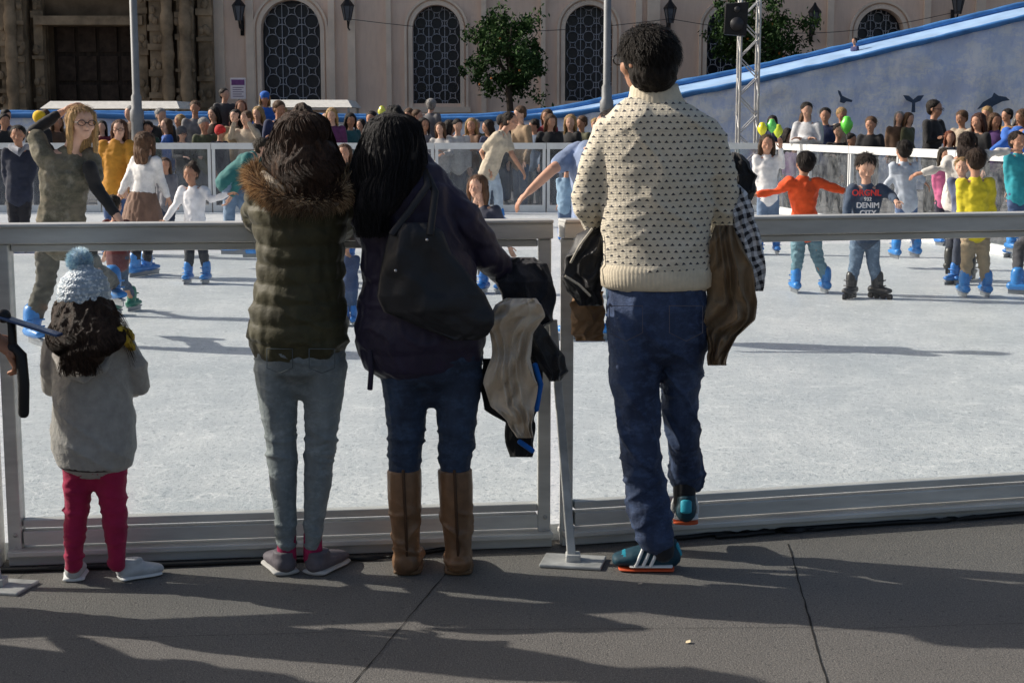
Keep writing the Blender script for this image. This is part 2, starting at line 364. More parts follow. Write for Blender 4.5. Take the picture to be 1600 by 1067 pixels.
def jl(p0, p1, w=.006):
    A, B = gr(*p0), gr(*p1); n = (B-A).cross(V(0, 0, 1)).normalized(); N = 30; vs = []; fs = []
    for i in range(N+1):
        q = A.lerp(B, i/N)+n*random.uniform(-.002, .002); ww = w*random.uniform(.4, 1.2)/2; vs += [q+n*ww+V(0, 0, .002), q-n*ww+V(0, 0, .002)]
    for i in range(N): fs.append((2*i, 2*i+1, 2*i+3, 2*i+2))
    j.add(vs, fs)
jl((500, 1130), (720, 868), .004); jl((1310, 1130), (1232, 850), .006); jl((-300, 1010), (620, 985), .002); jl((620, 985), (1265, 980), .002); jl((1268, 985), (2000, 960), .002); jl((-200, 1080), (60, 880), .003)
tag(j.build('paving_joint', M_joint, smooth=False), 'dark joints between the paving slabs', 'paving joints', kind='structure')
m, t, p, o_ = nt('ice'); co = tcoord(t)
a = ramp(t, nz(t, co, .8, 7, .7), .35, .65); b = ramp(t, nz(t, co, 6, 8, .85, (1, .3, 1)), .42, .62); c = ramp(t, nz(t, co, 55, 4, .7, (1, .5, 1)), .56, .64)
col = mixc(t, a, (.55, .59, .62), (.78, .80, .81)); col = mixc(t, mth(t, 'MULTIPLY', b, .5), col, (.48, .52, .56)); col = mixc(t, mth(t, 'MULTIPLY', c, .7), col, (.28, .32, .36))
for sc_, st_, f_ in ((2.6, (1, 2.6, 1), .6), (3.4, (2.2, 1, 1), .5), (5.5, (1, .8, 1), .4), (1.7, (1, 1.6, 1), .5)):
    s1 = ramp(t, mth(t, 'ABSOLUTE', mth(t, 'SUBTRACT', nz(t, co, sc_, 2, .4, st_), .5)), .0, .008)
    col = mixc(t, mth(t, 'MULTIPLY', mth(t, 'SUBTRACT', 1, s1), f_), col, (.95, .96, .97))
t.links.new(col, p.inputs['Base Color']); p.inputs['Roughness'].default_value = .4; p.inputs['Specular IOR Level'].default_value = .35
bump(t, p, nz(t, co, 35, 6, .75), .5, .012)
FA, FB, FC = V(-1.74, 5.14, 0), V(.15, 5.39, 0), V(2.12, 5.88, 0)
FD = FA+(FA-FB)
rk = [FD+V(-.6, 0, 0), FA+V(0, .06, 0), FB+V(0, .06, 0), FC+V(0, .06, 0), V(7.2, 6.9, 0), V(5.6, 15.5, 0), V(4.25, 25.5, 0), V(-11, 25.5, 0), V(-11, 5, 0)]
ic = MB(); n = len(rk)
ic.add([v+V(0, 0, ICE) for v in rk]+[v.copy() for v in rk], [tuple(range(n))]+[(i, (i+1) % n, n+(i+1) % n, n+i) for i in range(n)])
tag(ic.build('ice', m, smooth=False), 'scratched pale ice of the skating rink', 'ice', kind='structure')
M_alu = mat('aluminium', (.56, .56, .54), .42, .18, 3, 120, .12, metal=.2, spec=.5, stretch=(1, 1, 6)); M_steel = mat('galvanised', (.45, .45, .44), .5, .3, 12, 90, .2, metal=.3)
def glassm(name, dust, tint=(.95, .97, .97)):
    m = D.materials.new(name); m.use_nodes = True; t = m.node_tree; t.nodes.clear(); o = t.nodes.new('ShaderNodeOutputMaterial')
    tr = t.nodes.new('ShaderNodeBsdfTransparent'); tr.inputs[0].default_value = (*tint, 1); gl = t.nodes.new('ShaderNodeBsdfGlossy'); gl.inputs['Roughness'].default_value = .08
    df = t.nodes.new('ShaderNodeBsdfDiffuse'); df.inputs[0].default_value = (.6, .63, .66, 1)
    m1 = t.nodes.new('ShaderNodeMixShader'); m1.inputs[0].default_value = .04; t.links.new(tr.outputs[0], m1.inputs[1]); t.links.new(gl.outputs[0], m1.inputs[2])
    m2 = t.nodes.new('ShaderNodeMixShader'); f = ramp(t, nz(t, tcoord(t), 5, 6, .8), .35, .8); t.links.new(mth(t, 'MULTIPLY', f, dust), m2.inputs[0])
    t.links.new(m1.outputs[0], m2.inputs[1]); t.links.new(df.outputs[0], m2.inputs[2]); t.links.new(m2.outputs[0], o.inputs[0]); return m
M_plexi = glassm('plexiglass', .04)
def bev(o, w=.004):
    b = o.modifiers.new('b', 'BEVEL'); b.width = w; b.segments = 2; b.limit_method = 'ANGLE'; return o
ZT = 1.172
def panel(A, B, lab, brace=None):
    t = (B-A).normalized(); n = V(t.y, -t.x, 0)
    r = empty('barrier_panel', A); tag(r, lab, 'barrier', 'clear barrier panels along the near side of the rink')
    a, b = A+t*.012, B-t*.012
    def part(nm, boxes, mt=M_alu, par=r, bw=.004):
        q = MB()
        for P0, P1, w, h in boxes: q.bar(P0, P1, w, h)
        return bev(q.build(nm, mt, par, smooth=False), bw)
    z = lambda h: V(0, 0, h)
    for e, s in ((a, 1), (b, -1)):
        c = e+t*s*.024; po = part('post', [(c+z(.004), c+z(ZT-.068), .046, .06)])
        for hz in (.06, .11): q = MB(); q.tube([c+n*.03+z(hz), c+n*.036+z(hz)], .008, seg=6, round=False); q.build('bolt', M_steel, po)
    part('top_rail', [(a+z(ZT-.038)+n*.004, b+z(ZT-.038)+n*.004, .08, .056), (a+z(ZT-.005)+n*.008, b+z(ZT-.005)+n*.008, .095, .012), (a+t*.05+z(ZT-.082), b-t*.05+z(ZT-.082), .035, .024)])
    part('bottom_rail', [(a+t*.05+z(.145), b-t*.05+z(.145), .045, .028), (a+t*.05+z(.096)+n*.006, b-t*.05+z(.096)+n*.006, .05, .05), (a+z(.05)+n*.02, b+z(.05)+n*.02, .10, .020), (a+z(.02)+n*.025, b+z(.02)+n*.025, .03, .034)])
    q = MB(); q.bar(a+t*.04+z(.6), b-t*.04+z(.6), .004, .93); q.build('glass_panel', M_plexi, r, smooth=False)
    if brace:
        q = MB(); top, bot = brace; q.bar(top, bot, .03, .035); bo = bev(q.build('brace', M_steel, r, smooth=False))
        q = MB(); q.bar(bot+V(-.1, .02, -.015), bot+V(.11, -.02, -.015), .15, .012); q.bar(bot+V(-.02, 0, 0), bot+V(.03, 0, 0), .06, .03); bev(q.build('base_plate', M_steel, bo, smooth=False))
    return r
panel(FD, FA, 'metal framed clear barrier panel ending at the left edge behind the girl', (FA+V(-.1, -.05, .7), gr(-5, 918)+V(0, 0, .02)))
bt = gr(893, 880)+V(0, 0, .022)
panel(FA, FB, 'metal framed clear barrier panel the girl and two women look over', None)
panel(FB+(FC-FB).normalized()*.01, FC, 'metal framed clear barrier panel the man leans on, with slanted brace', (at(864, 500, 5.33), bt))
panel(FC+V(.01, 0, 0), FC+V(2.0, .55, 0), 'metal framed clear barrier panel cut off at the right edge', None)
M_rub = mat('cable_rubber', (.012, .012, .013), .5, .2)
def cable(pts, r, lab):
    P = [gr(x, y, r+.002) for x, y in pts]; Q = []
    for i in range(len(P)-1):
        for k in range(6): Q.append(P[i].lerp(P[i+1], k/6)+V(0, random.uniform(-.006, .006), 0))
    Q.append(P[-1]); b = MB(); b.tube(Q, r, seg=7); tag(b.build('cable', M_rub, loc=P[0]), lab, 'cable', 'black cables lying at the foot of the barrier')
cable([(905, 838), (1040, 842), (1140, 832), (1300, 822), (1480, 812), (1640, 796)], .009, 'thick black cable on the paving under the right barrier, nearest the camera')
cable([(1120, 838), (1250, 828), (1400, 815), (1520, 806), (1640, 790)], .008, 'thin black cable behind the thick one under the right barrier')
cable([(-40, 892), (200, 884), (420, 876), (620, 870), (760, 846), (850, 838)], .008, 'black cable running along the foot of the left barrier')
for (x, y, c, lb) in ((1075, 1003, (.75, .62, .4), 'small pale scrap of paper on the dark paving'), (1000, 912, (.35, .31, .27), 'tiny pale flake on the paving near the brace plate')):
    q = MB(); g0 = gr(x, y, .003); q.add([g0+V(-.008, -.006, 0), g0+V(.006, -.009, .003), g0+V(.008, .007, .006), g0+V(-.005, .008, .002)], [(0, 1, 2, 3)])
    tag(q.build('paper_scrap', mat('scrap', c, .9), loc=g0), lb, 'litter')
M_wf = mat('white_frame', (.66, .67, .67), .5, .1, 4, bst=.05); M_net = glassm('screen', .17, (.86, .88, .9))
def farpanel(A, B, lab, zt=1.2):
    t = (B-A).normalized(); r = empty('rink_fence_panel', A); tag(r, lab, 'fence', 'white framed panels of the far rink fence'); z = lambda h: V(0, 0, h)
    for c in (A+t*.03, B-t*.03):
        q = MB(); q.bar(c+z(0), c+z(zt-.1), .05, .05); q.build('post', M_wf, r, smooth=False)
    q = MB(); q.bar(A+z(zt-.05), B+z(zt-.05), .09, .1); q.build('top_rail', M_wf, r, smooth=False)
    q = MB(); q.bar(A+t*.055+z(.12), B-t*.055+z(.12), .05, .12); q.build('bottom_rail', M_wf, r, smooth=False)
    q = MB(); q.bar(A+t*.055+z(.64), B-t*.055+z(.64), .006, .92); q.build('screen_panel', M_net, r, smooth=False)
ords = ['first', 'second', 'third', 'fourth', 'fifth', 'sixth', 'seventh', 'eighth']
x = 4.25
for i in range(8):
    farpanel(V(x-1.84, 25.5, 0), V(x-.01, 25.5, 0), 'white framed far fence panel, %s from the rink corner by the truss' % ords[i]); x -= 1.84
A, B = V(4.3, 25.4, 0), V(5.75, 14.6, 0)
for i in range(6):
    farpanel(A.lerp(B, i/6), A.lerp(B, (i+1)/6-.002), 'white framed side fence panel, %s coming forward from the rink corner' % ords[i])
# ---------------- building facade
YB = 45.0
def zof(py, Y=YB): return at(0, py, Y).z
m, t, p, o_ = nt('pink_plaster'); co = tcoord(t)
a = ramp(t, nz(t, co, .5, 7, .65), .3, .7); b = ramp(t, nz(t, co, 3, 6, .7, (3, 1, .5)), .45, .75)
col = mixc(t, a, (.78, .58, .46), (.90, .70, .57)); col = mixc(t, mth(t, 'MULTIPLY', b, .4), col, (.60, .44, .36)); t.links.new(col, p.inputs['Base Color']); p.inputs['Roughness'].default_value = .9
bump(t, p, nz(t, co, 12, 5), .2, .02); M_pink = m
M_trim = mat('trim_stone', (.82, .68, .56), .85, .12, 1.5, 12, .3); M_dstone = mat('dark_stone', (.16, .115, .075), .95, .6, 1.1, 5, .9); M_dstone2 = mat('dark_stone_trim', (.26, .195, .13), .95, .55, 1.6, 6, .9)
M_lead = mat('window_lead', (.42, .44, .50), .5, .1, bst=0); M_void = mat('window_dark', (.012, .016, .028), .25, .4, .8, bst=0, spec=.5)
bld = empty('pink_building', (at(900, 100, YB).x, YB, 0)); tag(bld, 'long pink plastered building with arched lattice windows behind the rink', 'building')
wins = [(455, 46, 0, 158), (682, 37, 8, 162), (920, 37, 8, 158), (1374, 36, 14, 150), (1620, 36, 14, 150), (1140, 36, 10, 158)]
def arch(cx, r, zt, zb, n=16):
    return [(cx-r, zb), (cx+r, zb)]+[(cx+r*math.cos(math.pi*i/n), zt-r+r*math.sin(math.pi*i/n)) for i in range(n+1)]
W = [(at(c, 100, YB).x, hw*YB/F*.99, zof(tp), zof(bt_)) for c, hw, tp, bt_ in wins]
cu = D.curves.new('wall', 'CURVE'); cu.dimensions = '2D'; cu.fill_mode = 'BOTH'; cu.extrude = .25
xl = at(328, 100, YB).x
for pts in [[(xl, 0), (26, 0), (26, 9.5), (xl, 9.5)]]+[arch(*w) for w in W]:
    s = cu.splines.new('POLY'); s.points.add(len(pts)-1); s.use_cyclic_u = True
    for q, (a_, b_) in zip(s.points, pts): q.co = (a_, b_, 0, 1)
co_ = D.objects.new('tmpc', cu); COL.objects.link(co_); bpy.context.view_layer.update()
me = D.meshes.new_from_object(co_.evaluated_get(bpy.context.evaluated_depsgraph_get())); D.objects.remove(co_)
me.transform(Matrix.Rotation(math.pi/2, 4, 'X')); me.transform(Matrix.Translation(V(-WO[bld.name].x, .25, 0))); me.materials.clear(); me.materials.append(M_pink)
wo = D.objects.new('wall', me); COL.objects.link(wo); wo.parent = bld; WO[wo.name] = WO[bld.name]
for (cx, r, zt, zb) in W:
    q = MB(); P = arch(cx, r+.02, zt+.02, zb-.02); q.add([(a_, YB+.42, b_) for a_, b_ in P], [tuple(range(len(P)))]); wi = q.build('window', M_void, bld, smooth=False)
    q = MB(); st = r*2/3.0; nz_ = int((zt-zb)/st)+2
    def inside(x_, z_):
        if z_ < zb or z_ > zt: return False
        if z_ < zt-r: return abs(x_-cx) < r
        return (x_-cx)**2+(z_-(zt-r))**2 < r*r
    for iz in range(nz_*2):
        for ix in range(-2, 3):
            ox = cx+ix*st+(st/2 if iz % 2 else 0); oz = zb+iz*st*.5; pr = None
            for a_ in range(13):
                an = a_*math.pi/6; P1 = V(ox+st*.36*math.cos(an), YB+.3, oz+st*.36*math.sin(an))
                if pr is not None and inside(pr.x, pr.z) and inside(P1.x, P1.z): q.bar(pr, P1, .02, .022, up=(0, 1, 0))
                pr = P1
    for ix in range(0, 3):
        ox = cx-r+ix*st
        if abs(ox-cx) < r: q.bar(V(ox, YB+.31, zb), V(ox, YB+.31, zt-r+math.sqrt(max(0, r*r-(ox-cx)**2))), .018, .018)
    q.build('lattice', M_lead, wi, smooth=False)
    q = MB(); PA = arch(cx, r, zt, zb, 20)[2:]
    for k in range(len(PA)-1):
        for (oo, ww, yy) in ((.06, .12, -.05), (.2, .07, -.09)):
            f_ = lambda pp: V(cx+(pp[0]-cx)*(r+oo)/r, YB+yy/2-.001, zt-r+(pp[1]-zt+r)*(r+oo)/r)
            q.bar(f_(PA[k]), f_(PA[k+1]), abs(yy), ww, up=(f_(PA[k])-V(cx, YB, zt-r)).normalized())
    for s_ in (-1, 1):
        for (oo, ww, yy) in ((.06, .12, .05), (.2, .07, .09)):
            x_ = cx+s_*(r+oo); q.box((x_-ww/2, YB-yy, zb-.1), (x_+ww/2, YB-.002, zt-r))
    q.box((cx-r-.3, YB-.16, zb-.26), (cx+r+.3, YB-.003, zb-.1)); q.build('window_surround', M_trim, wi, smooth=False)
for (pa, pb) in ((332, 352), (386, 398), (514, 524), (544, 556), (604, 612), (752, 760), (845, 852), (992, 1002), (1010, 1030), (1290, 1300), (1440, 1450), (1520, 1535)):
    q = MB(); xa, xb = at(pa, 100, YB).x, at(pb, 100, YB).x; q.box((xa, YB-.12, .6), (xb, YB-.004, 7.5)); q.build('pilaster_strip', M_trim, bld, smooth=False)
for a_, b_ in (((xl, YB-.3, 0), (26, YB-.005, .6)), ((xl, YB-.35, 7.5), (26, YB-.006, 7.9)), ((xl, YB-.6, 9.1), (26, YB+.6, 9.6)), ((xl, YB-.1, 1.75), (26, YB-.007, 1.85))):
    q = MB(); q.box(a_, b_); q.build('cornice', M_trim, bld, smooth=False)
q = MB(); q.box((xl, YB+.55, 0), (26, YB+12, 9.4)); q.build('back_block', M_pink, bld, smooth=False)
# ---------------- church portal
YC = 44.0
ch = empty('stone_portal', (at(130, 100, YC).x, YC, 0)); tag(ch, 'weathered dark stone church portal with wooden door at the left', 'building')
X = lambda px: at(px, 100, YC).x
q = MB(); q.box((X(-500), YC+.8, 0), (X(64), YC+9, 11)); q.box((X(206), YC+.8, 0), (xl-.003, YC+9, 11)); q.box((X(64), YC+.8, zof(38, YC)), (X(206), YC+9, 10.99))
q.build('wall', M_dstone, ch, smooth=False)
q = MB(); q.box((X(64), YC+1.35, 0), (X(206), YC+1.45, zof(38, YC))); dr = q.build('door', mat('old_wood', (.035, .024, .018), .8, .5, 3, 20, .5, stretch=(4, 4, .4)), ch, smooth=False)
for c_ in range(4):
    for r_ in range(5):
        q = MB(); xa = X(70+34*c_); xb = X(98+34*c_); za = .3+r_*.82; q.box((xa, YC+1.28, za), (xb, YC+1.349, za+.7)); q.build('door_panel', mat('old_wood2', (.05, .034, .026), .8, .5, 4, 20, .5), dr, smooth=False)
def ornate(xa, xb, y0, z0, z1, bands):
    q = MB(); q.box((xa, y0, z0), (xb, YC+.797, z1))
    for k in range(bands):
        zz = z0+(z1-z0)*k/bands+random.uniform(-.15, .15); q.box((xa-.05, y0-.06-.02*(k % 2), zz), (xb+.05, y0-.002, zz+random.uniform(.08, .2)))
        for m_ in range(3): q.ball(V(random.uniform(xa, xb), y0-.03, zz+random.uniform(.2, .6)), (.09, .06, .12), seg=8, rings=6)
    q.build('pilaster', M_dstone2, ch, smooth=False)
for (pa, pb, y0, bn) in ((-60, -20, .4, 7), (0, 36, .1, 9), (46, 60, .5, 5), (210, 224, .5, 5), (232, 252, .25, 8), (276, 300, .15, 9), (306, 327, .45, 6)): ornate(X(pa), X(pb), YC+y0, 0, 5.6, bn)
q = MB(); q.box((X(-70), YC-.1, 5.6), (X(329), YC+.79, 6.1)); q.box((X(-80), YC-.3, 6.1), (X(331), YC+.78, 6.35)); q.build('entablature', M_dstone2, ch, smooth=False)
q = MB(); q.box((X(50), YC+.3, zof(38, YC)), (X(220), YC+.795, zof(24, YC))); q.build('lintel', M_dstone2, ch, smooth=False)
for px in (262, 18, 290):
    c_ = MB(); xx = X(px); pts = []; rr = []
    for k in range(40):
        zz = .5+k*.13; pts.append(V(xx, YC+.05, zz)); rr.append(.17+.02*math.sin(k*.9)+.012*math.sin(k*2.3))
    c_.tube(pts, rr, seg=12); c_.build('column', M_dstone2, ch)
q = MB(); A = at(361, 155, YC-1); B = at(384, 122, YC-1); q.box((A.x, YC-1.05, A.z), (B.x, YC-1, B.z)); sg = q.build('information_sign', mat('sign_white', (.75, .7, .75), .5, .05), loc=V(A.x, YC-1, 0), smooth=False); tag(sg, 'small white notice board with purple heading beside the portal', 'sign')
q = MB(); q.box((A.x+.03, YC-1.056, B.z-.2), (B.x-.03, YC-1.051, B.z-.05)); q.build('heading', mat('sign_purple', (.16, .06, .2), .5), sg, smooth=False)
q = MB()
for k in range(5): q.box((A.x+.06, YC-1.056, A.z+.06+k*.06), (B.x-.06-.05*(k % 2), YC-1.051, A.z+.08+k*.06))
q.build('text_lines', mat('sign_grey', (.2, .15, .25), .5), sg, smooth=False)
q = MB(); q.bar(V((A.x+B.x)/2, YC-.96, 0), V((A.x+B.x)/2, YC-.96, B.z-.1), .05, .05); q.build('post', M_steel, sg, smooth=False)
M_iron = mat('black_iron', (.015, .015, .017), .5, .2, bst=.1)
for px, py, w_ in ((373, 18, 'above the small notice board'), (543, 18, 'right of the largest arched window'), (1047, 22, 'behind the tall man, right of his head'), (1273, 28, 'right of the right orange tree'), (1497, 8, 'above the blue slide rim at right')):
    c = at(px, py, YB-.55); r = empty('wall_lantern', c); tag(r, 'black iron wall lantern '+w_, 'lantern', None)
    q = MB(); q.tube([c+V(0, .5, -.5), c+V(0, .1, -.45), c+V(0, 0, -.28)], .025, seg=6); q.tube([c+V(0, .5, -.2), c+V(0, .2, -.42)], .018, seg=6); q.bar(c+V(0, .52, -.65), c+V(0, .52, -.1), .1, .04); q.build('bracket', M_iron, r)
    q = MB(); q.tube([c+V(0, 0, -.26), c+V(0, 0, .14)], [.09, .17], seg=6, round=False); q.build('lantern_glass', mat('lamp_glass', (.10, .11, .13), .2, .1, bst=0), r, smooth=False)
    q = MB(); q.tube([c+V(0, 0, .14), c+V(0, 0, .18), c+V(0, 0, .33), c+V(0, 0, .42)], [.2, .18, .06, .02], seg=6, round=False)
    for k in range(6):
        an = k*math.pi/3; q.bar(c+V(.092*math.cos(an), .092*math.sin(an), -.26), c+V(.175*math.cos(an), .175*math.sin(an), .14), .02, .02)
    q.build('lantern_cage', M_iron, r, smooth=False)
# ---------------- slide / painted hoarding
YS = 36.0
tp = [(-200, 180), (100, 181), (300, 183), (560, 187), (700, 187), (830, 184), (900, 177), (960, 168), (1040, 155), (1100, 143), (1200, 122), (1330, 92), (1450, 64), (1600, 28), (1800, -16)]
def topy(px):
    for (a_, b_), (c_, d_) in zip(tp, tp[1:]):
        if a_ <= px <= c_: return b_+(d_-b_)*(px-a_)/(c_-a_)
def rear(px): return .34*min(1, max(0, (px-760)/300))
m, t, p, o_ = nt('painted_tarp'); co = tcoord(t)
a = ramp(t, nz(t, co, 1.1, 8, .75, (.8, 1, 1.7)), .46, .54); b = ramp(t, nz(t, co, .3, 3, .6), .35, .65); c = ramp(t, nz(t, co, 3.2, 6, .7, (1.3, 1, .6)), .5, .6)
sx = t.nodes.new('ShaderNodeSeparateXYZ'); t.links.new(co, sx.inputs[0]); hz = ramp(t, sx.outputs[2], 1.4, 4.8)
col = mixc(t, b, (.66, .74, .96), (.80, .86, .98)); col = mixc(t, mth(t, 'MULTIPLY', a, .85), col, (.97, .98, .99)); col = mixc(t, mth(t, 'MULTIPLY', c, .45), col, (.46, .58, .90)); col = mixc(t, mth(t, 'MULTIPLY', hz, .35), col, (.42, .60, .97))
t.links.new(col, p.inputs['Base Color']); p.inputs['Roughness'].default_value = .5; bump(t, p, nz(t, co, 2.2, 4, .6, (1, 1, .5)), .8, .12); M_tarp = m
q = MB(); vs = []; fs = []; N = 160; R_ = 12
for i in range(N+1):
    px = -200+2000*i/N; T = at(px, topy(px), YS)
    for k in range(R_+1): vs.append(V(T.x, YS+.16*noise.noise(V(T.x*1.8, 0, k*.5))*(k > 0), T.z*k/R_))
for i in range(N):
    for k in range(R_): a_ = i*(R_+1)+k; fs.append((a_, a_+R_+1, a_+R_+2, a_+1))
q.add(vs, fs); sl = empty('snow_slide', (at(1200, 200, YS).x, YS, 0)); tag(sl, 'long sledging slide with painted icy tarpaulin side and blue padded rims', 'slide')
q.build('painted_tarpaulin', M_tarp, sl)
q = MB(); vs = []; fs = []
for i in range(101):
    px = -200+20*i; T = at(px, topy(px), YS); rz = rear(px); vs += [T+V(0, -.02, -.04), V(T.x, YS+.7, T.z+.02+rz*.3), V(T.x, YS+1.4, T.z+.04+rz*.6)]
for i in range(100):
    for k in (0, 1): fs.append((3*i+k, 3*i+3+k, 3*i+4+k, 3*i+1+k))
q.add(vs, fs); q.build('slide_bed', mat('slide_blue', (.36, .54, .80), .5, .2, 1.6, 6, .4, spec=.4), sl)
M_blue = mat('blue_pad', (.07, .22, .52), .5, .3, 2.5, 8, .3, spec=.3)
for (yy, dz, rr) in ((YS-.05, 0, .07), (YS+1.45, .06, .08)):
    q = MB(); pts = []
    for i in range(101):
        v = at(-200+20*i, topy(-200+20*i), YS); pts.append(V(v.x, yy, v.z+dz+(rear(-200+20*i)*.7 if dz else 0)+.03*noise.noise(V(v.x*1.3, 4, 0))))
    q.tube(pts, [rr*(1+.10*math.sin(i*2.1)) for i in range(101)], seg=10); q.build('rim_pad', M_blue, sl)
M_ink = mat('paint_dark', (.05, .08, .14), .6, .2)
def sil(nm, pts, par):
    q = MB(); P = [at(x_, y_, YS-.18) for x_, y_ in pts]; q.add(P, [tuple(range(len(P)))]); q.build(nm, M_ink, par, smooth=False)
sil('seal_painting', [(1309, 141), (1313, 143), (1316, 150), (1324, 154), (1332, 157), (1331, 160), (1322, 159), (1319, 162), (1312, 160), (1313, 153), (1310, 146)], sl)
sil('whale_tail_painting', [(1411, 149), (1420, 150), (1427, 156), (1434, 150), (1444, 149), (1438, 158), (1430, 161), (1430, 176), (1424, 176), (1425, 161), (1416, 157)], sl)
sil('dolphin_painting', [(1526, 172), (1536, 160), (1550, 152), (1553, 145), (1560, 150), (1572, 152), (1578, 157), (1566, 159), (1552, 166), (1545, 175), (1538, 167)], sl)
M_can = mat('canopy_white', (.75, .73, .68), .7, .1)
for (a_, b_, y0, y1, w_) in ((62, 280, 158, 170, 'before the church door'), (400, 550, 156, 168, 'below the largest arched window')):
    A = at(a_, y1, 38.5); B = at(b_, y0, 38.5); r = empty('stall_canopy', V((A.x+B.x)/2, 38.5, 0)); tag(r, 'low white flat canopy '+w_, 'canopy', 'white canopies behind the crowd')
    q = MB(); q.add([(A.x, 38.5, A.z), (B.x, 38.5, A.z), (B.x, 41, A.z), (A.x, 41, A.z), (A.x+.15, 38.9, B.z), (B.x-.15, 38.9, B.z), (B.x-.15, 40.9, B.z), (A.x+.15, 40.9, B.z)], [(0,3,2,1),(4,5,6,7),(0,1,5,4),(1,2,6,5),(2,3,7,6),(3,0,4,7)]); q.build('roof', M_can, r, smooth=False)
    for xx in (A.x+.1, B.x-.1):
        for yy in (38.6, 40.9): q = MB(); q.bar(V(xx, yy, 0), V(xx, yy, A.z-.002), .05, .05); q.build('leg', M_steel, r, smooth=False)
M_post = mat('post_grey', (.2, .21, .22), .55, .2, 3, 30, .2, metal=.2)
for px, Yp, cb, w_ in ((213, 26.6, 165, 'left, rising before the church portal'), (948, 27.2, 150, 'right, rising behind the tall man')):
    c = at(px, 150, Yp); r = empty('lamp_post', V(c.x, Yp, 0)); tag(r, 'tall grey lamp post at '+w_, 'lamp post', 'grey lamp posts behind the far fence')
    b = V(c.x, Yp, 0); zc = at(px, cb, Yp).z
    q = MB(); q.tube([b, b+V(0, 0, .3), b+V(0, 0, .35), b+V(0, 0, zc-.3), b+V(0, 0, zc-.25), b+V(0, 0, zc-.1), b+V(0, 0, zc-.05), b+V(0, 0, zc+.15), b+V(0, 0, zc+.2), b+V(0, 0, 6.5)],
                   [.2, .2, .13, .1, .12, .12, .09, .09, .066, .06], seg=14, round=False); q.build('pole', M_post, r)
    q = MB(); q.tube([b+V(0, 0, 6.5), b+V(0, 0, 6.6), b+V(0, 0, 7.1), b+V(0, 0, 7.2), b+V(0, 0, 7.5)], [.08, .16, .26, .3, .04], seg=12, round=False); q.build('lantern', mat('lamp_glass', (.10, .11, .13), .2, .1, bst=0), r)
YT = 33.0; xa, xb = at(1157, 100, YT).x, at(1186, 100, YT).x; M_tr = mat('truss_alu', (.6, .6, .6), .35, .15, metal=.5)
tr = empty('truss_tower', V((xa+xb)/2, YT, 0)); tag(tr, 'silver lattice truss tower standing before the blue slide', 'truss')
w_ = xb-xa
for dx in (xa, xb):
    for dy in (0, w_): q = MB(); q.tube([V(dx, YT+dy, 0), V(dx, YT+dy, 7)], .028, seg=8); q.build('chord', M_tr, tr)
q = MB(); k = 0; z_ = .1
while z_ < 6.6:
    for y_ in (0, w_):
        a_, b_ = (xa, xb) if k % 2 else (xb, xa); q.tube([V(a_, YT+y_, z_), V(b_, YT+y_, z_+.4)], .014, seg=6)
    for x_ in (xa, xb):
        a_, b_ = (0, w_) if k % 2 else (w_, 0); q.tube([V(x_, YT+a_, z_), V(x_, YT+b_, z_+.4)], .014, seg=6)
    z_ += .4; k += 1
q.build('lattice', M_tr, tr)
c = at(1149, 30, YT-.25); sp = empty('loudspeaker', c); tag(sp, 'black loudspeaker hanging on the truss tower', 'loudspeaker')
q = MB(); q.add([c+V(*v) for v in ((-.27, -.2, -.32), (.2, -.25, -.36), (.24, .2, -.36), (-.2, .2, -.32), (-.24, -.2, .3), (.24, -.25, .33), (.26, .2, .33), (-.2, .2, .3))], [(0,3,2,1),(4,5,6,7),(0,1,5,4),(1,2,6,5),(2,3,7,6),(3,0,4,7)]); bev(q.build('cabinet', mat('speaker_black', (.02, .02, .022), .6), sp, smooth=False), .02)
for dz, rr in ((-.12, .14), (.18, .06)): q = MB(); q.tube([c+V(0, -.225, dz), c+V(0, -.26, dz)], rr, seg=16, round=False); q.build('driver', mat('speaker_cone', (.05, .05, .055), .4), sp)
q = MB(); q.bar(c+V(.1, .2, .1), c+V(.35, .3, .1), .04, .04); q.build('bracket', M_steel, sp)
M_lf = [mat('leaf_dark', (.020, .045, .014), .75, .4, 3, bst=0, spec=.12), mat('leaf_mid', (.035, .075, .020), .75, .4, 3, bst=0, spec=.12), mat('leaf_light', (.06, .11, .03), .7, .4, 3, bst=0, spec=.15)]
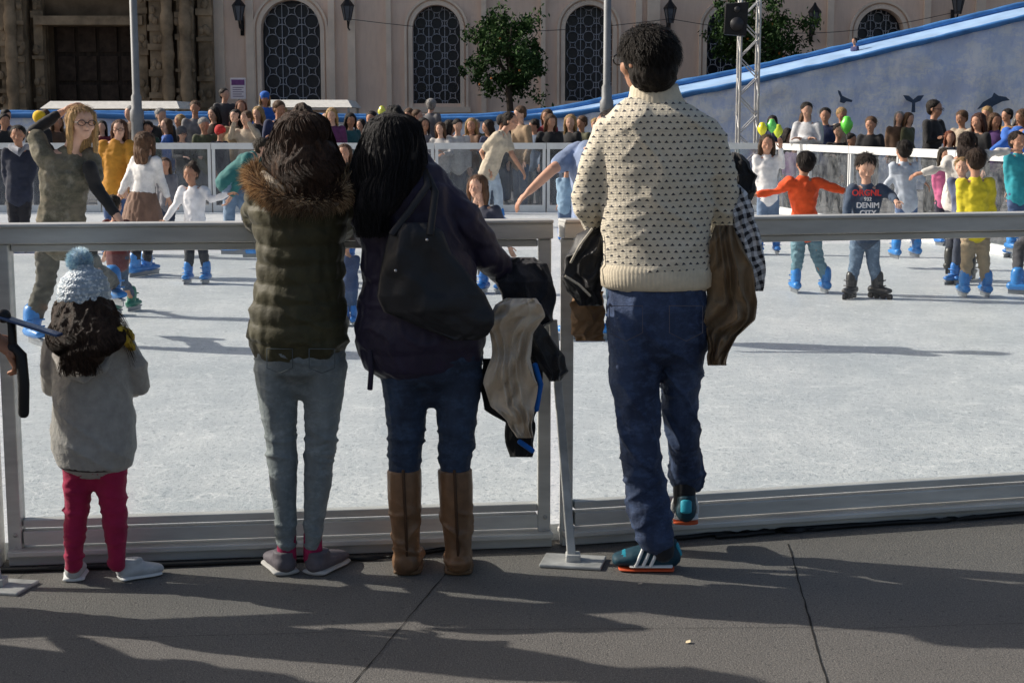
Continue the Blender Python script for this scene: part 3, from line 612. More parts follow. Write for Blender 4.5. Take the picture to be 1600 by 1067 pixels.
def tree(px, py, rpx, rpy, Yt, lab):
    c = at(px, py, Yt); rx = rpx*Yt/F; rz = rpy*Yt/F; b = V(c.x+.05, Yt, 0); r = empty('orange_tree', b); tag(r, lab, 'tree', 'orange trees before the pink building')
    q = MB(); q.tube([b, b+V(.03, 0, c.z*.4), c+V(0, 0, -rz*.8), c+V(.02, 0, 0), c+V(0, 0, rz*.6)], [.13, .1, .085, .05, .02], seg=9)
    for k in range(9):
        an = k*2.4; e = c+V(math.cos(an)*rx*.7, math.sin(an)*rx*.7, rz*random.uniform(-.5, .6)); q.tube([c+V(0, 0, -rz*.75+.1*k), (c+e)/2+V(0, 0, -.1), e], [.05, .03, .012], seg=6)
    q.build('trunk', mat('bark', (.06, .045, .035), .9, .4, 8, 20, .6), r)
    q = MB()
    for k in range(240):
        while True:
            d = V(random.uniform(-1, 1), random.uniform(-1, 1), random.uniform(-1, 1))
            if .25 < d.length < 1: break
        sc_ = 1.05+.6*noise.noise(d*2.4+V(px, 0, 0)); cc = c+V(d.x*rx*sc_, d.y*rx*sc_, d.z*rz*sc_)
        if noise.noise(cc*1.9) < -.12: continue
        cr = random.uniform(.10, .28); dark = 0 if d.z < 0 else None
        for l in range(44):
            o_ = V(random.gauss(0, .5), random.gauss(0, .5), random.gauss(0, .5))*cr; n_ = V(random.uniform(-1, 1), random.uniform(-1, 1), random.uniform(-.2, 1)).normalized(); u = n_.orthogonal().normalized(); u = Matrix.Rotation(random.uniform(0, 6.28), 3, n_) @ u; w2 = n_.cross(u)
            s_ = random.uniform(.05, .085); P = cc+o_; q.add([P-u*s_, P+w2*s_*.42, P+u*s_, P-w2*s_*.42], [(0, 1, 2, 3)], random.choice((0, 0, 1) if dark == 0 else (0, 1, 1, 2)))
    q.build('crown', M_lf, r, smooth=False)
    for k in range(5):
        q = MB(); an = random.uniform(0, 6.28); zz = random.uniform(-.8, .5); e = c+V(math.cos(an)*rx*.75, -abs(math.sin(an))*rx*.75, zz*rz); q.ball(e, .032, seg=8, rings=6); q.build('orange_fruit', mat('orange', (.42, .13, .02), .6), r)
tree(795, 88, 64, 68, 41, 'dark green orange tree between two arched windows')
tree(1182, 55, 68, 62, 42.2, 'dark green orange tree behind the truss tower')
q = MB(); A = at(543, 30, 44.3); B = at(1047, 30, 44.3); q.tube([A.lerp(B, i/20)+V(0, 0, -.35*math.sin(math.pi*i/20)) for i in range(21)], .009, seg=5); tag(q.build('wire', M_iron, loc=A), 'thin black wire sagging across the pink facade', 'wire')
q = MB(); A = at(1047, 30, 44.3); B = at(1500, 18, 44.3); q.tube([A.lerp(B, i/20)+V(0, 0, -.5*math.sin(math.pi*i/20)) for i in range(21)], .009, seg=5); tag(q.build('wire', M_iron, loc=A), 'thin black wire sagging between the two right lanterns', 'wire')
# ================================================================ FOREGROUND PEOPLE
def ribbons(mb, rows, Y, n, w, wob=.006, start=0, tail=.03):
    P = [(at(r[0], r[1], Y+(r[4] if len(r) > 4 else 0)), r[2]*Y/F, r[3]) for r in rows]
    for k in range(n):
        th = random.uniform(math.pi*.9, 2.1*math.pi) if random.random() < .8 else random.uniform(0, 2*math.pi)
        r0 = random.uniform(start, 1.2+start) if random.random() < .5 else random.uniform(start, len(P)*.6); ln = random.uniform(2.5, len(P)); ph = th*3+random.uniform(-.9, .9); of = random.uniform(1.0, 1.07); pr = None; mi = random.choice([0, 1, 1, 2]) if noise.noise(V(th*4, 3, 1)) > -.05 else random.choice([0, 0, 1]); seg = 13; tw = random.uniform(-1.1, 1.1)
        for i in range(seg+1):
            v = min(len(P)-1.001, r0+ln*i/seg); a = int(v); f = v-a; c = P[a][0].lerp(P[a+1][0], f); rx = P[a][1]*(1-f)+P[a+1][1]*f; ry = P[a][2]*(1-f)+P[a+1][2]*f
            t2 = th+.06*math.sin(v*1.3+ph); rad = V(math.cos(t2), math.sin(t2), 0); o = V(rx*rad.x, ry*rad.y, 0)*of+V(math.sin(v*1.5+ph), -.4*math.cos(v*1.5+ph), 0)*wob*(v/4)
            end = v >= len(P)-1.01
            q = c+o+(V(random.uniform(-.4, .4), 0, -random.random())*tail if end else V(0, 0, 0)); sdv = (V(-math.sin(t2), math.cos(t2), 0)*math.cos(tw)+rad*math.sin(tw))*w/2*(1-.7*i/seg)
            if pr is not None: mb.add([pr[0]-pr[1], pr[0]+pr[1], q+sdv, q-sdv], [(0, 1, 2, 3)], mi)
            pr = (q, sdv)
            if end: break
def hairset(c, c2, c3): return [hairmat('hair_base', c), hairmat('hair_mid', c2, .3, .5), hairmat('hair_lit', c3, .35, .45)]
def fur(mb, pts, rad, n, L, w, nm=2):
    for k in range(n):
        v = random.uniform(0, len(pts)-1.001); a = int(v); f = v-a; c = pts[a].lerp(pts[a+1], f); r = rad[a]*(1-f)+rad[a+1]*f; T = (pts[a+1]-pts[a]).normalized()
        u = T.orthogonal().normalized(); u = Matrix.Rotation(random.uniform(0, 6.28), 3, T) @ u; d = (u+T*random.uniform(-.6, .6)+V(0, 0, -.35)).normalized()
        mb.tuft(c+u*r*.8, T, d, L*random.uniform(.5, 1.2), w, random.randrange(nm))
def drape(nm, lab, cat, rows, Y, mt, folds=3, amp=.012, th=.02, seed=0, nu=44, nv=50, group=None, parent=None, edge=3.5, rough=.3):
    q = MB(); F_ = []; B_ = []
    for iv in range(nv+1):
        v = iv/nv*(len(rows)-1); a = min(int(v), len(rows)-2); f = v-a; f2 = f*f*(3-2*f)*.5+f*.5
        py, xa, xb = (rows[a][i]*(1-f2)+rows[a+1][i]*f2 for i in (0, 1, 2)); dy = (rows[a][3] if len(rows[a]) > 3 else 0)*(1-f)+(rows[a+1][3] if len(rows[a+1]) > 3 else 0)*f
        ve = math.sqrt(max(0, math.sin(math.pi*min(1, max(0, iv/nv)))))**.6
        xa += edge*noise.noise(V(iv*.13, seed*3.1, 0))*1.6; xb += edge*noise.noise(V(iv*.13, seed*3.1, 8))*1.6
        for iu in range(nu+1):
            u = iu/nu; e = math.sqrt(max(0, math.sin(math.pi*u)))
            px = xa+(xb-xa)*u
            w1_ = 1.6*noise.noise(V(iv*.06+seed, u*2, 7)); fo = abs(math.sin(folds*math.pi*(u+.25*w1_+iv*.004)+seed))
            s_ = amp*(1.5*(fo**.6-.6)*(.45+.55*iv/nv)+1.2*noise.noise(V(u*2.6+seed+iv*.06, iv*.08, 0))+rough*(1-3*abs(noise.noise(V(u*3+iv*.07+seed, iv*.09, 3))))+.12*noise.noise(V(u*12, iv*.4, seed)))
            tk = th*e*max(.25, ve); c = Y+dy+s_
            F_.append(at(px, py, c-tk)); B_.append(at(px, py, c+tk))
    n1 = len(F_); fs = []; w = nu+1
    for iv in range(nv):
        for iu in range(nu):
            a = iv*w+iu; fs.append((a, a+w, a+w+1, a+1)); fs.append((n1+a, n1+a+1, n1+a+w+1, n1+a+w))
    for iv in range(nv):
        a = iv*w; fs.append((a, n1+a, n1+a+w, a+w)); a = iv*w+nu; fs.append((a, a+w, n1+a+w, n1+a))
    for iu in range(nu):
        fs.append((iu, iu+1, n1+iu+1, n1+iu)); a = nv*w+iu; fs.append((a, n1+a, n1+a+1, a+1))
    q.add(F_+B_, fs)
    if parent is not None: return q.build(nm, mt, parent)
    loc = at((rows[0][1]+rows[0][2])/2, rows[0][0], Y); o = q.build(nm, mt, loc=loc); return tag(o, lab, cat, group)
def denim(name, col, hi, fade=.5):
    m, t, p, o = nt(name); co = tcoord(t); a = ramp(t, nz(t, co, 4, 5, .6, (1.6, 1, .5)), .38, .66); b = nz(t, co, 700, 2, .5); c = ramp(t, nz(t, co, 18, 6, .75, (1, 1, 1.5)), .48, .66)
    k = mixc(t, mth(t, 'MULTIPLY', a, .8), col, hi); k = mixc(t, mth(t, 'MULTIPLY', c, fade), k, tuple(min(1, x*1.5) for x in hi)); k = mixc(t, mth(t, 'MULTIPLY', b, .3), k, tuple(x*.5 for x in col)); t.links.new(k, p.inputs['Base Color']); p.inputs['Roughness'].default_value = .8; bump(t, p, nz(t, co, 40, 6, .7, (1, 1, 1.3)), .8, .007); return m
def crease(c, sx, sz, k, off=0):
    r = 1-abs(noise.noise(V(c.x*sx+c.z*k+off, c.y*sx, c.z*sz+off)))*5
    return max(0, r)**1.5
def pockets(root, Y, xs, hw, y0, y1, y2, dd, m):
    for sx_ in xs:
        s = MB(); P_ = [at(sx_-hw, y0, Y-dd), at(sx_+hw, y0, Y-dd), at(sx_+hw, y1, Y-dd+.003), at(sx_, y2, Y-dd+.005), at(sx_-hw, y1, Y-dd+.003)]
        s.tube(P_+[P_[0]], .0016, seg=5); s.build('pocket_stitching', m, root)
# ---- man
YM = 5.06
man, _ = person('tall dark haired man in cream patterned sweater leaning on the rink barrier', YM, (1012, 94), (1028, 205), (1027, 455), [(925, 345, .2), (985, 352, .42)], [(1128, 345, .2), (1075, 352, .42)],
    [(996, 660, .02), (1026, 830, 0)], [(1064, 640, .1), (1070, 770, .24)], h=1.80, yaw=180, hy=222, adult=True, custom=True, vox=.01, zg=0, foot='shoe', hair=None, glasses=True, skin=SK2, hsc=.93)
hm = MB(); he = MB(); c = at(1015, 92, YM)
hm.ball(c+V(.0, .0, .018), (.096, .110, .090), seg=24, rings=16); hm.ball(c+V(.010, -.035, -.045), (.080, .075, .07), seg=20, rings=14); hm.ball(c+V(-.035, .035, .055), (.062, .07, .045))
for k in range(4200):
    a_ = random.uniform(0, 2*math.pi); z_ = random.uniform(-.75, 1); q = V(math.cos(a_)*math.sqrt(1-z_*z_), math.sin(a_)*math.sqrt(1-z_*z_), z_)
    if q.z < -.2 and q.y > -.1: continue
    if q.x < -.5 and q.z < .05: continue
    p_ = c+V(q.x*.098, q.y*.111, q.z*.094+.014); n_ = q.normalized(); d_ = V(.25+random.uniform(-.6, .6), random.uniform(-.5, .5), -.9); d_ = d_-n_*d_.dot(n_)
    if d_.length < .1: continue
    he.tuft(p_, (n_+V(random.uniform(-.6, .6), 0, random.uniform(-.4, .4))).normalized(), (d_.normalized()+n_*random.uniform(.02, .30)).normalized(), random.uniform(.022, .045), .0030, random.choice((0, 0, 1)))
soft(hm, 'hair', hairset((.016, .011, .008), (.030, .021, .015), (.1, .08, .07)), man, vox=.007, sm=3, post=wrinkle(.005, 50, 30), extra=he)
m, t, p, o_ = nt('sweater_knit'); co = tcoord(t); s_ = t.nodes.new('ShaderNodeSeparateXYZ'); t.links.new(co, s_.inputs[0])
wz = mth(t, 'MULTIPLY', mth(t, 'SUBTRACT', nz(t, co, 5, 2), .5), .02)
zz = mth(t, 'DIVIDE', mth(t, 'ADD', s_.outputs[2], wz), .0205); row = mth(t, 'FLOOR', zz); fz = mth(t, 'FRACT', zz); wv = mth(t, 'MULTIPLY', mth(t, 'SUBTRACT', nz(t, co, 6, 2), .5), .5)
off = mth(t, 'MULTIPLY', mth(t, 'MODULO', row, 2), .5)
ux = mth(t, 'ADD', mth(t, 'DIVIDE', s_.outputs[0], .0240), off); fx = mth(t, 'FRACT', mth(t, 'ADD', ux, wv))
ax_ = mth(t, 'ABSOLUTE', mth(t, 'SUBTRACT', fx, .5)); az_ = mth(t, 'SUBTRACT', fz, .32)
tri = mth(t, 'LESS_THAN', ax_, mth(t, 'SUBTRACT', .30, mth(t, 'MULTIPLY', mth(t, 'MAXIMUM', az_, 0), .75))); band = mth(t, 'MULTIPLY', mth(t, 'GREATER_THAN', fz, .32), mth(t, 'LESS_THAN', fz, .68))
msk = mth(t, 'MULTIPLY', tri, band); lim = mth(t, 'MULTIPLY', mth(t, 'GREATER_THAN', s_.outputs[2], .955), mth(t, 'LESS_THAN', s_.outputs[2], 1.60)); msk = mth(t, 'MULTIPLY', msk, lim)
bc = mixc(t, nz(t, co, 40, 4), (.66, .59, .45), (.82, .75, .62)); t.links.new(mixc(t, msk, bc, (.03, .03, .045)), p.inputs['Base Color']); p.inputs['Roughness'].default_value = .95; p.inputs['Sheen Weight'].default_value = .2
wv2 = t.nodes.new('ShaderNodeTexWave'); wv2.inputs['Scale'].default_value = 75; wv2.bands_direction = 'X'; wv2.inputs['Distortion'].default_value = 1.5; t.links.new(co, wv2.inputs[0]); wv3 = t.nodes.new('ShaderNodeTexWave'); wv3.inputs['Scale'].default_value = 60; wv3.bands_direction = 'Z'; wv3.inputs['Distortion'].default_value = 1.5; t.links.new(co, wv3.inputs[0])
bump(t, p, mth(t, 'ADD', wv2.outputs[1], wv3.outputs[1]), .5, .004); M_sw = m
s = MB()
s.loft([(1026, 160, 38, .06, .03), (1026, 170, 64, .085, .02), (1026, 190, 90, .108, 0), (1027, 235, 96, .120, 0), (1027, 300, 88, .118, 0), (1026, 360, 86, .118, 0), (1026, 410, 87, .126, 0), (1026, 430, 86, .125, 0)], YM, seg=28)
for pts in ([(952, 208, 0), (928, 265, .01), (918, 322, .04), (932, 350, .15), (985, 350, .40)], [(1102, 208, 0), (1125, 265, .01), (1133, 322, .04), (1120, 352, .15), (1075, 350, .40)]):
    s.tube([at(a_, b_, YM+d_) for a_, b_, d_ in pts], [.062, .056, .056, .052, .042], seg=14)
def swpost(c, n): return .006*noise.noise(V(c.x*7, c.y*7, c.z*9))+.009*crease(c, 4, 6, 4)+.004*crease(c, 8, 9, -6, 4)-.004
soft(s, 'sweater', M_sw, man, vox=.008, sm=5, post=swpost)
M_rib = mat('rib_knit', (.68, .60, .46), .95, .1, 30, 60, .4)
def ribband(mb, rows_, Y, amp, nr):
    R0 = [(at(cx_, py_, Y), hw_*Y/F, d_) for cx_, py_, hw_, d_ in rows_]; vs = []; fs = []; n_ = nr*4
    for i, (c_, a_, b_) in enumerate(R0):
        for k in range(n_):
            an = 2*math.pi*k/n_; r_ = 1+amp*(1 if (k//2) % 2 else 0); vs.append(c_+V(a_*r_*math.cos(an), b_*r_*math.sin(an), 0))
    for i in range(len(R0)-1):
        for k in range(n_): fs.append((i*n_+k, i*n_+(k+1) % n_, (i+1)*n_+(k+1) % n_, (i+1)*n_+k))
    mb.add(vs, fs)
s = MB(); ribband(s, [(1026, 412, 84, .12), (1026, 420, 88.5, .131), (1026, 434, 88, .130), (1026, 446, 86.5, .128), (1026, 450, 80, .118)], YM, .007, 80); s.build('waistband', M_rib, man)
s = MB(); ribband(s, [(1022, 134, 30, .055), (1022, 131, 36, .066), (1023, 141, 38, .07), (1024, 152, 41, .078), (1026, 168, 50, .085)], YM+.01, .010, 34); s.build('roll_neck', M_rib, man)
jn = MB(); jn.loft([(1027, 440, 78, .112), (1027, 480, 83, .125), (1026, 525, 78, .115)], YM, seg=24)
jn.loft([(988, 500, 44, .105), (992, 560, 42, .098), (997, 620, 37, .083), (998, 680, 34, .074), (1005, 740, 34, .070), (1015, 790, 33, .068), (1023, 838, 32, .068)], YM, seg=18)
jn.loft([(1068, 500, 42, .105), (1067, 560, 36, .096, .03), (1063, 620, 30, .08, .08), (1066, 680, 27, .07, .13), (1071, 720, 28, .066, .19), (1073, 746, 28, .064, .22)], YM, seg=18)
def jpost(c, n):
    lo = min(1, max(0, (.95-c.z)/.6)); return (.009+.004*lo)*crease(c, 8, 2.5, 6)+.008*lo*crease(c, 6, 7, -9, 3)+.006*(c.z < .25)*crease(c, 5, 14, 5, 7)+.003*noise.noise(V(c.x*14, c.y*14, c.z*12))-.004
soft(jn, 'jeans', denim('dark_denim', (.012, .024, .066), (.06, .10, .21)), man, vox=.0072, sm=2, post=jpost)
pockets(man, YM, (978, 1072), 26, 478, 520, 533, .133, mat('stitch', (.10, .10, .13), .8))
fl = gr(1062, 889)
s = MB(); s.tube([V(fl.x-.075, 5.055, .16), V(fl.x-.06, 5.055, .07)], [.045, .04]); s.build('sock', cl('sock_black', (.02, .02, .025)), man)
shoe(man, fl+V(0, .0, 0), (-.98, .06, 0), .24, .105, (.014, .05, .075), sole=(.60, .09, .03), stripes=(.8, .8, .8), hgt=.092, soleh=.014, toec=(.03, .34, .46))
h2 = V(at(1070, 800, 5.24).x, 5.2, .115)
s = MB(); s.tube([h2+V(0, .06, .16), h2+V(0, .06, .07)], [.042, .038]); s.build('sock', cl('sock_black', (.02, .02, .025)), man)
shoe(man, h2, (.08, 1, 0), .25, .088, (.014, .05, .075), sole=(.62, .10, .03), stripes=(.8, .8, .8), hgt=.092, soleh=.016, toec=(.03, .34, .46))
# ---- woman in green vest
Y1 = 5.03
w1, _ = person('woman in olive quilted jacket with fur hood leaning on the rink barrier', Y1, (472, 224), (468, 318), (468, 535), [(402, 352, .2), (445, 358, .4)], [(540, 355, .2), (495, 360, .4)],
    [(438, 700, .0), (447, 862, 0)], [(501, 700, .0), (490, 862, 0)], h=1.58, yaw=180, adult=True, custom=True, vox=.01, zg=0, foot='shoe', hair=None, hsc=.82)
R1 = [(473, 174, 14, .03, .0), (473, 179, 26, .056, .0), (472, 189, 38, .078, 0), (472, 205, 45, .098, 0), (471, 225, 48, .106, -.005), (472, 243, 53, .108, -.02), (475, 258, 55, .10, -.05), (480, 271, 50, .08, -.085), (486, 283, 40, .055, -.12), (492, 294, 26, .03, -.155)]
hm = MB(); hm.loft(R1, Y1, seg=24); hm.ball(at(472, 215, Y1), (.086, .093, .083)); he = MB(); ribbons(he, R1, Y1, 3600, .0036, .009, tail=.045)
soft(hm, 'hair', hairset((.060, .029, .016), (.12, .058, .031), (.25, .13, .072)), w1, vox=.007, sm=2, post=wrinkle(.007, 45, 5), extra=he)
ol = cl('olive_quilt', (.050, .045, .020), rough=.62, var=.3, sc=14, bs=70, bst=.5, spec=.3)
s = MB(); s.loft([(470, 280, 50, .07, .03), (468, 298, 74, .09, .02), (467, 330, 78, .12, 0), (469, 385, 68, .112, 0), (469, 440, 69, .112, 0), (466, 495, 76, .128, 0), (466, 526, 80, .13, 0)], Y1, seg=24)
for pts in ([(410, 308, 0), (402, 335, .1), (412, 358, .26), (450, 362, .42)], [(528, 308, 0), (539, 338, .1), (530, 360, .26), (492, 362, .42)]): s.tube([at(a_, b_, Y1+d_) for a_, b_, d_ in pts], [.056, .053, .05, .04], seg=12)
def qpost(per, a, ph=0):
    def f(c, n):
        v = (c.z+.03*noise.noise(V(c.x*4, c.y*4, c.z*2)))/per+ph; fr = v-math.floor(v)
        return a*(abs(math.sin(math.pi*fr))**.5-.6)+.005*noise.noise(V(c.x*34, c.y*34, c.z*16))+.009*crease(c, 9, 10, 7)*(.5+noise.noise(V(c.x*4, 3, c.z*4)))
    return f
soft(s, 'quilted_jacket', ol, w1, vox=.0072, sm=2, post=qpost(.062, .008))
s = MB(); fp = [at(a_, b_, Y1+d_) for a_, b_, d_ in ((398, 264, .02), (400, 284, -.05), (420, 302, -.12), (450, 315, -.15), (485, 319, -.15), (518, 311, -.13), (540, 292, -.07), (544, 268, .0))]; rr = [.026, .028, .03, .028, .028, .03, .03, .026]
s2 = MB(); s2.ball(at(470, 290, Y1-.03), (.14, .10, .055)); soft(s2, 'hood', ol, w1, vox=.01, sm=3, post=wrinkle(.004))
s.tube(fp, rr, seg=10); fe = MB(); fe.v = list(s.v); fe.f = list(s.f); fe.m = [0]*len(s.f); fur(fe, fp, rr, 6500, .042, .0024, nm=3)
fe.build('fur_trim', [cl('fur_dark', (.13, .08, .045), rough=.8), cl('fur_mid', (.36, .24, .14), rough=.8), cl('fur_light', (.62, .48, .32), rough=.8)], w1)
s = MB(); s.tube([at(412, 272, Y1-.07), at(424, 285, Y1-.12), at(442, 297, Y1-.15)], [(.012, .012), (.018, .014), (.012, .012)]); s.build('hood_lining', cl('lining_cream', (.55, .47, .36), bs=120, bst=.8), w1)
jn = MB(); jn.loft([(468, 524, 71, .11), (468, 550, 73, .12), (469, 578, 66, .11), (469, 596, 34, .07)], Y1, seg=20)
jn.loft([(433, 570, 38, .095), (434, 620, 33, .08), (438, 670, 27, .068), (441, 710, 25, .063), (443, 760, 23, .062), (446, 810, 18, .05), (448, 850, 15, .04)], Y1, seg=16)
jn.loft([(507, 570, 38, .095), (505, 620, 33, .08), (502, 670, 27, .068), (499, 710, 25, .063), (496, 760, 23, .062), (491, 810, 18, .05), (489, 848, 15, .04)], Y1, seg=16)
def j1(c, n):
    kn = max(0, 1-abs(c.z-.44)/.12)+max(0, 1-abs(c.z-.13)/.1)+.8*max(0, 1-abs(c.z-.76)/.08); return .006*(.3+kn)*(crease(c, 5, 15, 8)+.7*crease(c, 6, 17, -9, 5))+.0015*noise.noise(V(c.x*24, c.y*24, c.z*20))-.003
soft(jn, 'jeans', denim('grey_denim', (.16, .185, .195), (.36, .40, .41), .3), w1, vox=.0068, sm=2, post=j1)
pockets(w1, Y1, (437, 503), 20, 545, 575, 583, .124, mat('stitch_grey', (.10, .12, .13), .8))
for cx_, d_, hx in ((448, (-.42, 1, 0), 452), (489, (.42, 1, 0), 486)):
    s = MB(); b_ = at(cx_, 862, Y1); s.tube([V(b_.x, Y1, .135), V(b_.x, Y1, .05)], [.031, .033]); s.build('sock', mat('sock', (.32, .02, .08) , .9, .5, 40), w1)
    g_ = gr(hx, 899); shoe(w1, V(g_.x, g_.y-.02, 0), d_, .235, .092, (.12, .105, .12), sole=(.5, .48, .46), hgt=.07, soleh=.02)
# ---- woman in purple coat
Y2 = 5.03
w2, _ = person('black haired woman in dark purple coat and brown boots at the barrier', Y2, (613, 230), (632, 318), (672, 545), [(565, 362, .2), (610, 358, .4)], [(760, 395, .05), (800, 438, .22)],
    [(633, 700, .01), (635, 862, 0)], [(712, 700, .01), (714, 862, 0)], h=1.58, yaw=180, adult=True, custom=True, vox=.01, zg=0, foot='shoe', hair=None, hsc=.82)
R2 = [(616, 177, 14, .03), (616, 182, 26, .056), (615, 192, 39, .078), (614, 209, 46, .098), (612, 233, 50, .107, -.01), (608, 258, 53, .104, -.035), (601, 284, 47, .085, -.07), (593, 308, 37, .06, -.11), (586, 330, 25, .038, -.14), (580, 348, 12, .02, -.15)]
hm = MB(); hm.loft(R2, Y2, seg=24); hm.ball(at(615, 217, Y2), (.086, .093, .083)); he = MB(); ribbons(he, R2, Y2, 3600, .0036, .007, tail=.05)
soft(hm, 'hair', hairset((.010, .009, .011), (.020, .018, .020), (.055, .048, .052)), w2, vox=.007, sm=2, post=wrinkle(.006, 45, 5), extra=he)
s = MB(); s.loft([(632, 258, 46, .075, .03), (632, 272, 66, .09, .02), (633, 300, 74, .118, 0), (643, 370, 80, .125, 0), (654, 430, 89, .135, 0), (657, 490, 99, .145, 0), (658, 538, 103, .15, 0)], Y2, seg=26)
for pts, r_ in (([(580, 302, 0), (567, 335, .08), (574, 362, .24), (612, 360, .4)], [.058, .055, .052, .042]), ([(684, 302, 0), (726, 345, .0), (760, 398, .06), (800, 438, .2)], [.062, .060, .055, .046])): s.tube([at(a_, b_, Y2+d_) for a_, b_, d_ in pts], r_, seg=12)
pu = cl('purple_coat', (.016, .011, .034), rough=.55, var=.25, sc=14, bs=60, bst=.5, spec=.35); soft(s, 'coat', pu, w2, vox=.0075, sm=2, post=qpost(.11, .006))
s = MB(); s.tube([at(600, 268, Y2-.03), at(632, 279, Y2-.085), at(668, 268, Y2-.02)], [(.034, .026), (.042, .03), (.034, .026)]); soft(s, 'collar', pu, w2, vox=.009, sm=2, post=wrinkle(.004))
jn = MB(); jn.loft([(674, 530, 84, .13), (674, 560, 83, .13), (674, 588, 76, .12), (674, 604, 40, .08)], Y2, seg=20)
jn.loft([(634, 585, 42, .1), (635, 630, 36, .085), (634, 680, 30, .075), (632, 742, 25, .06)], Y2, seg=16); jn.loft([(716, 585, 42, .1), (714, 630, 36, .085), (713, 680, 30, .075), (711, 742, 25, .06)], Y2, seg=16)
soft(jn, 'jeans', denim('navy_denim', (.012, .022, .05), (.045, .08, .15)), w2, vox=.0072, sm=2, post=j1)
M_bt = mat('boot_leather', (.19, .098, .048), .45, .4, 12, 60, .4, spec=.5)
for cx_, x2 in ((631, 636), (711, 716)):
    s = MB(); s.loft([(cx_, 732, 28, .062), (cx_+1, 760, 28, .064), (cx_+2, 800, 26, .058), (cx_+4, 840, 22, .05), (cx_+5, 872, 20, .048)], Y2, seg=18, round=False)
    g_ = gr(x2, 900); hl = V(g_.x, g_.y-.01, 0); s.tube([hl+V(0, .03, .045), hl+V(0, .1, .045), hl+V(0, .17, .035), hl+V(0, .2, .03)], [(.046, .042), (.048, .042), (.046, .03), (.036, .024)], seg=14)
    bo = soft(s, 'boot', M_bt, w2, vox=.006, sm=2, post=lambda c, n: .008*crease(c, 5, 16, 7)*max(0, min(1, (.28-c.z)/.1))+.002*noise.noise(V(c.x*10, c.y*10, c.z*14)))
    q = MB(); q.tube([hl+V(0, .02, .01), hl+V(0, .12, .01), hl+V(0, .2, .01)], [(.047, .010), (.05, .010), (.042, .010)], seg=16); q.build('sole', mat('boot_sole', (.14, .08, .04), .7), bo)
    q = MB(); q.tube([at(cx_-1, 735, Y2-.066), at(cx_+2, 800, Y2-.062), at(cx_+5, 868, Y2-.052)], [(.005, .003)]*3, seg=6); q.build('strap', mat('boot_strap', (.07, .035, .018), .5), bo)
M_lea = mat('black_leather', (.013, .014, .018), .55, .3, 14, 70, .3, spec=.4)
bag = drape('handbag', 'large black leather handbag slung on the woman in purple', 'bag', [(348, 622, 668), (362, 608, 692), (395, 600, 706), (430, 593, 734), (462, 589, 760), (488, 600, 772), (508, 648, 772), (524, 690, 762), (532, 705, 746)], Y2-.18, M_lea, 1, .014, .04, 21, edge=1.2, rough=.4)
s = MB(); s.tube([at(612, 366, Y2-.2), at(640, 330, Y2-.16), at(668, 290, Y2-.15), at(664, 266, Y2-.1), at(680, 300, Y2-.15), at(672, 366, Y2-.21)], [(.012, .005)]*6, seg=8); s.build('strap', M_lea, bag)
for a_, b_, c_ in ((618, 423, .25), (667, 375, .225)): s = MB(); s.ball(at(a_, b_, Y2-c_), .005); s.build('stud', mat('silver', (.6, .6, .62), .3, metal=.8), bag)
s = MB(); s.tube([at(578, 548, Y2-.1), at(580, 580, Y2-.1), at(578, 608, Y2-.1)], [(.009, .004)]*3, seg=6); s.build('belt_end', pu, w2)
drape('dark_coat', 'dark fuzzy coat bundled over the arm of the woman in purple', 'coat', [(402, 800, 835, .1), (412, 780, 852, .08), (440, 774, 866, .05), (470, 785, 868, .04), (500, 800, 864, .03), (512, 815, 850, .02)], 5.08, cl('fuzzy_black', (.020, .020, .026), bs=70, bst=1), 3, .022, .045, 1)
drape('beige_fleece', 'cream fleece jacket hanging from the arm of the woman in purple', 'jacket', [(466, 790, 836, .02), (476, 772, 850, 0), (496, 768, 850, 0), (520, 768, 836, 0), (560, 762, 826, 0), (600, 753, 836, 0), (636, 764, 838, 0), (660, 790, 836, 0), (684, 808, 832, 0)], 4.95, cl('fleece_cream', (.66, .56, .44), bs=110, bst=.7, sc=10, var=.08), 4, .034, .016, 14, edge=6, rough=.8)
drape('black_jacket', 'black jacket sleeve slanting out beside the cream fleece', 'jacket', [(486, 778, 800, .02), (500, 790, 840, .0), (525, 812, 862, 0), (555, 828, 880, 0), (580, 845, 888, 0), (596, 858, 876, 0)], 5.04, cl('jacket_black', (.020, .020, .022), rough=.5), 2, .016, .03, 3)
bl = drape('dark_garment', 'black and blue garment hanging lowest below the cream fleece', 'garment', [(560, 752, 850), (600, 752, 848), (640, 760, 840), (660, 788, 836), (690, 790, 836), (714, 793, 835)], 5.06, cl('garment_black', (.016, .016, .018)), 2, .014, .02, 4)
for pts in ([(836, 570), (845, 600), (838, 640)], [(812, 690), (832, 704)]): q = MB(); q.tube([at(a_, b_, 5.02) for a_, b_ in pts], [(.009, .008)]*len(pts)); q.build('blue_trim', cl('blue_trim', (.01, .14, .55)), bl)
drape('brown_coat', 'brown suede coat hanging from the right arm of the man', 'coat', [(352, 1118, 1146, .06), (375, 1112, 1160, .03), (420, 1108, 1174, 0), (470, 1102, 1188, 0), (500, 1102, 1180, 0), (525, 1104, 1150, 0), (550, 1105, 1142, 0), (571, 1107, 1138, 0)], 4.99, cl('suede_brown', (.22, .148, .082), bs=50, bst=.5, sc=7), 4, .036, .018, 15, edge=5, rough=.7)
m, t, p, o_ = nt('gingham'); co = tcoord(t); s_ = t.nodes.new('ShaderNodeSeparateXYZ'); t.links.new(co, s_.inputs[0])
u_ = mth(t, 'ADD', s_.outputs[0], mth(t, 'MULTIPLY', s_.outputs[2], .35)); v_ = mth(t, 'SUBTRACT', s_.outputs[2], mth(t, 'MULTIPLY', s_.outputs[0], .35))
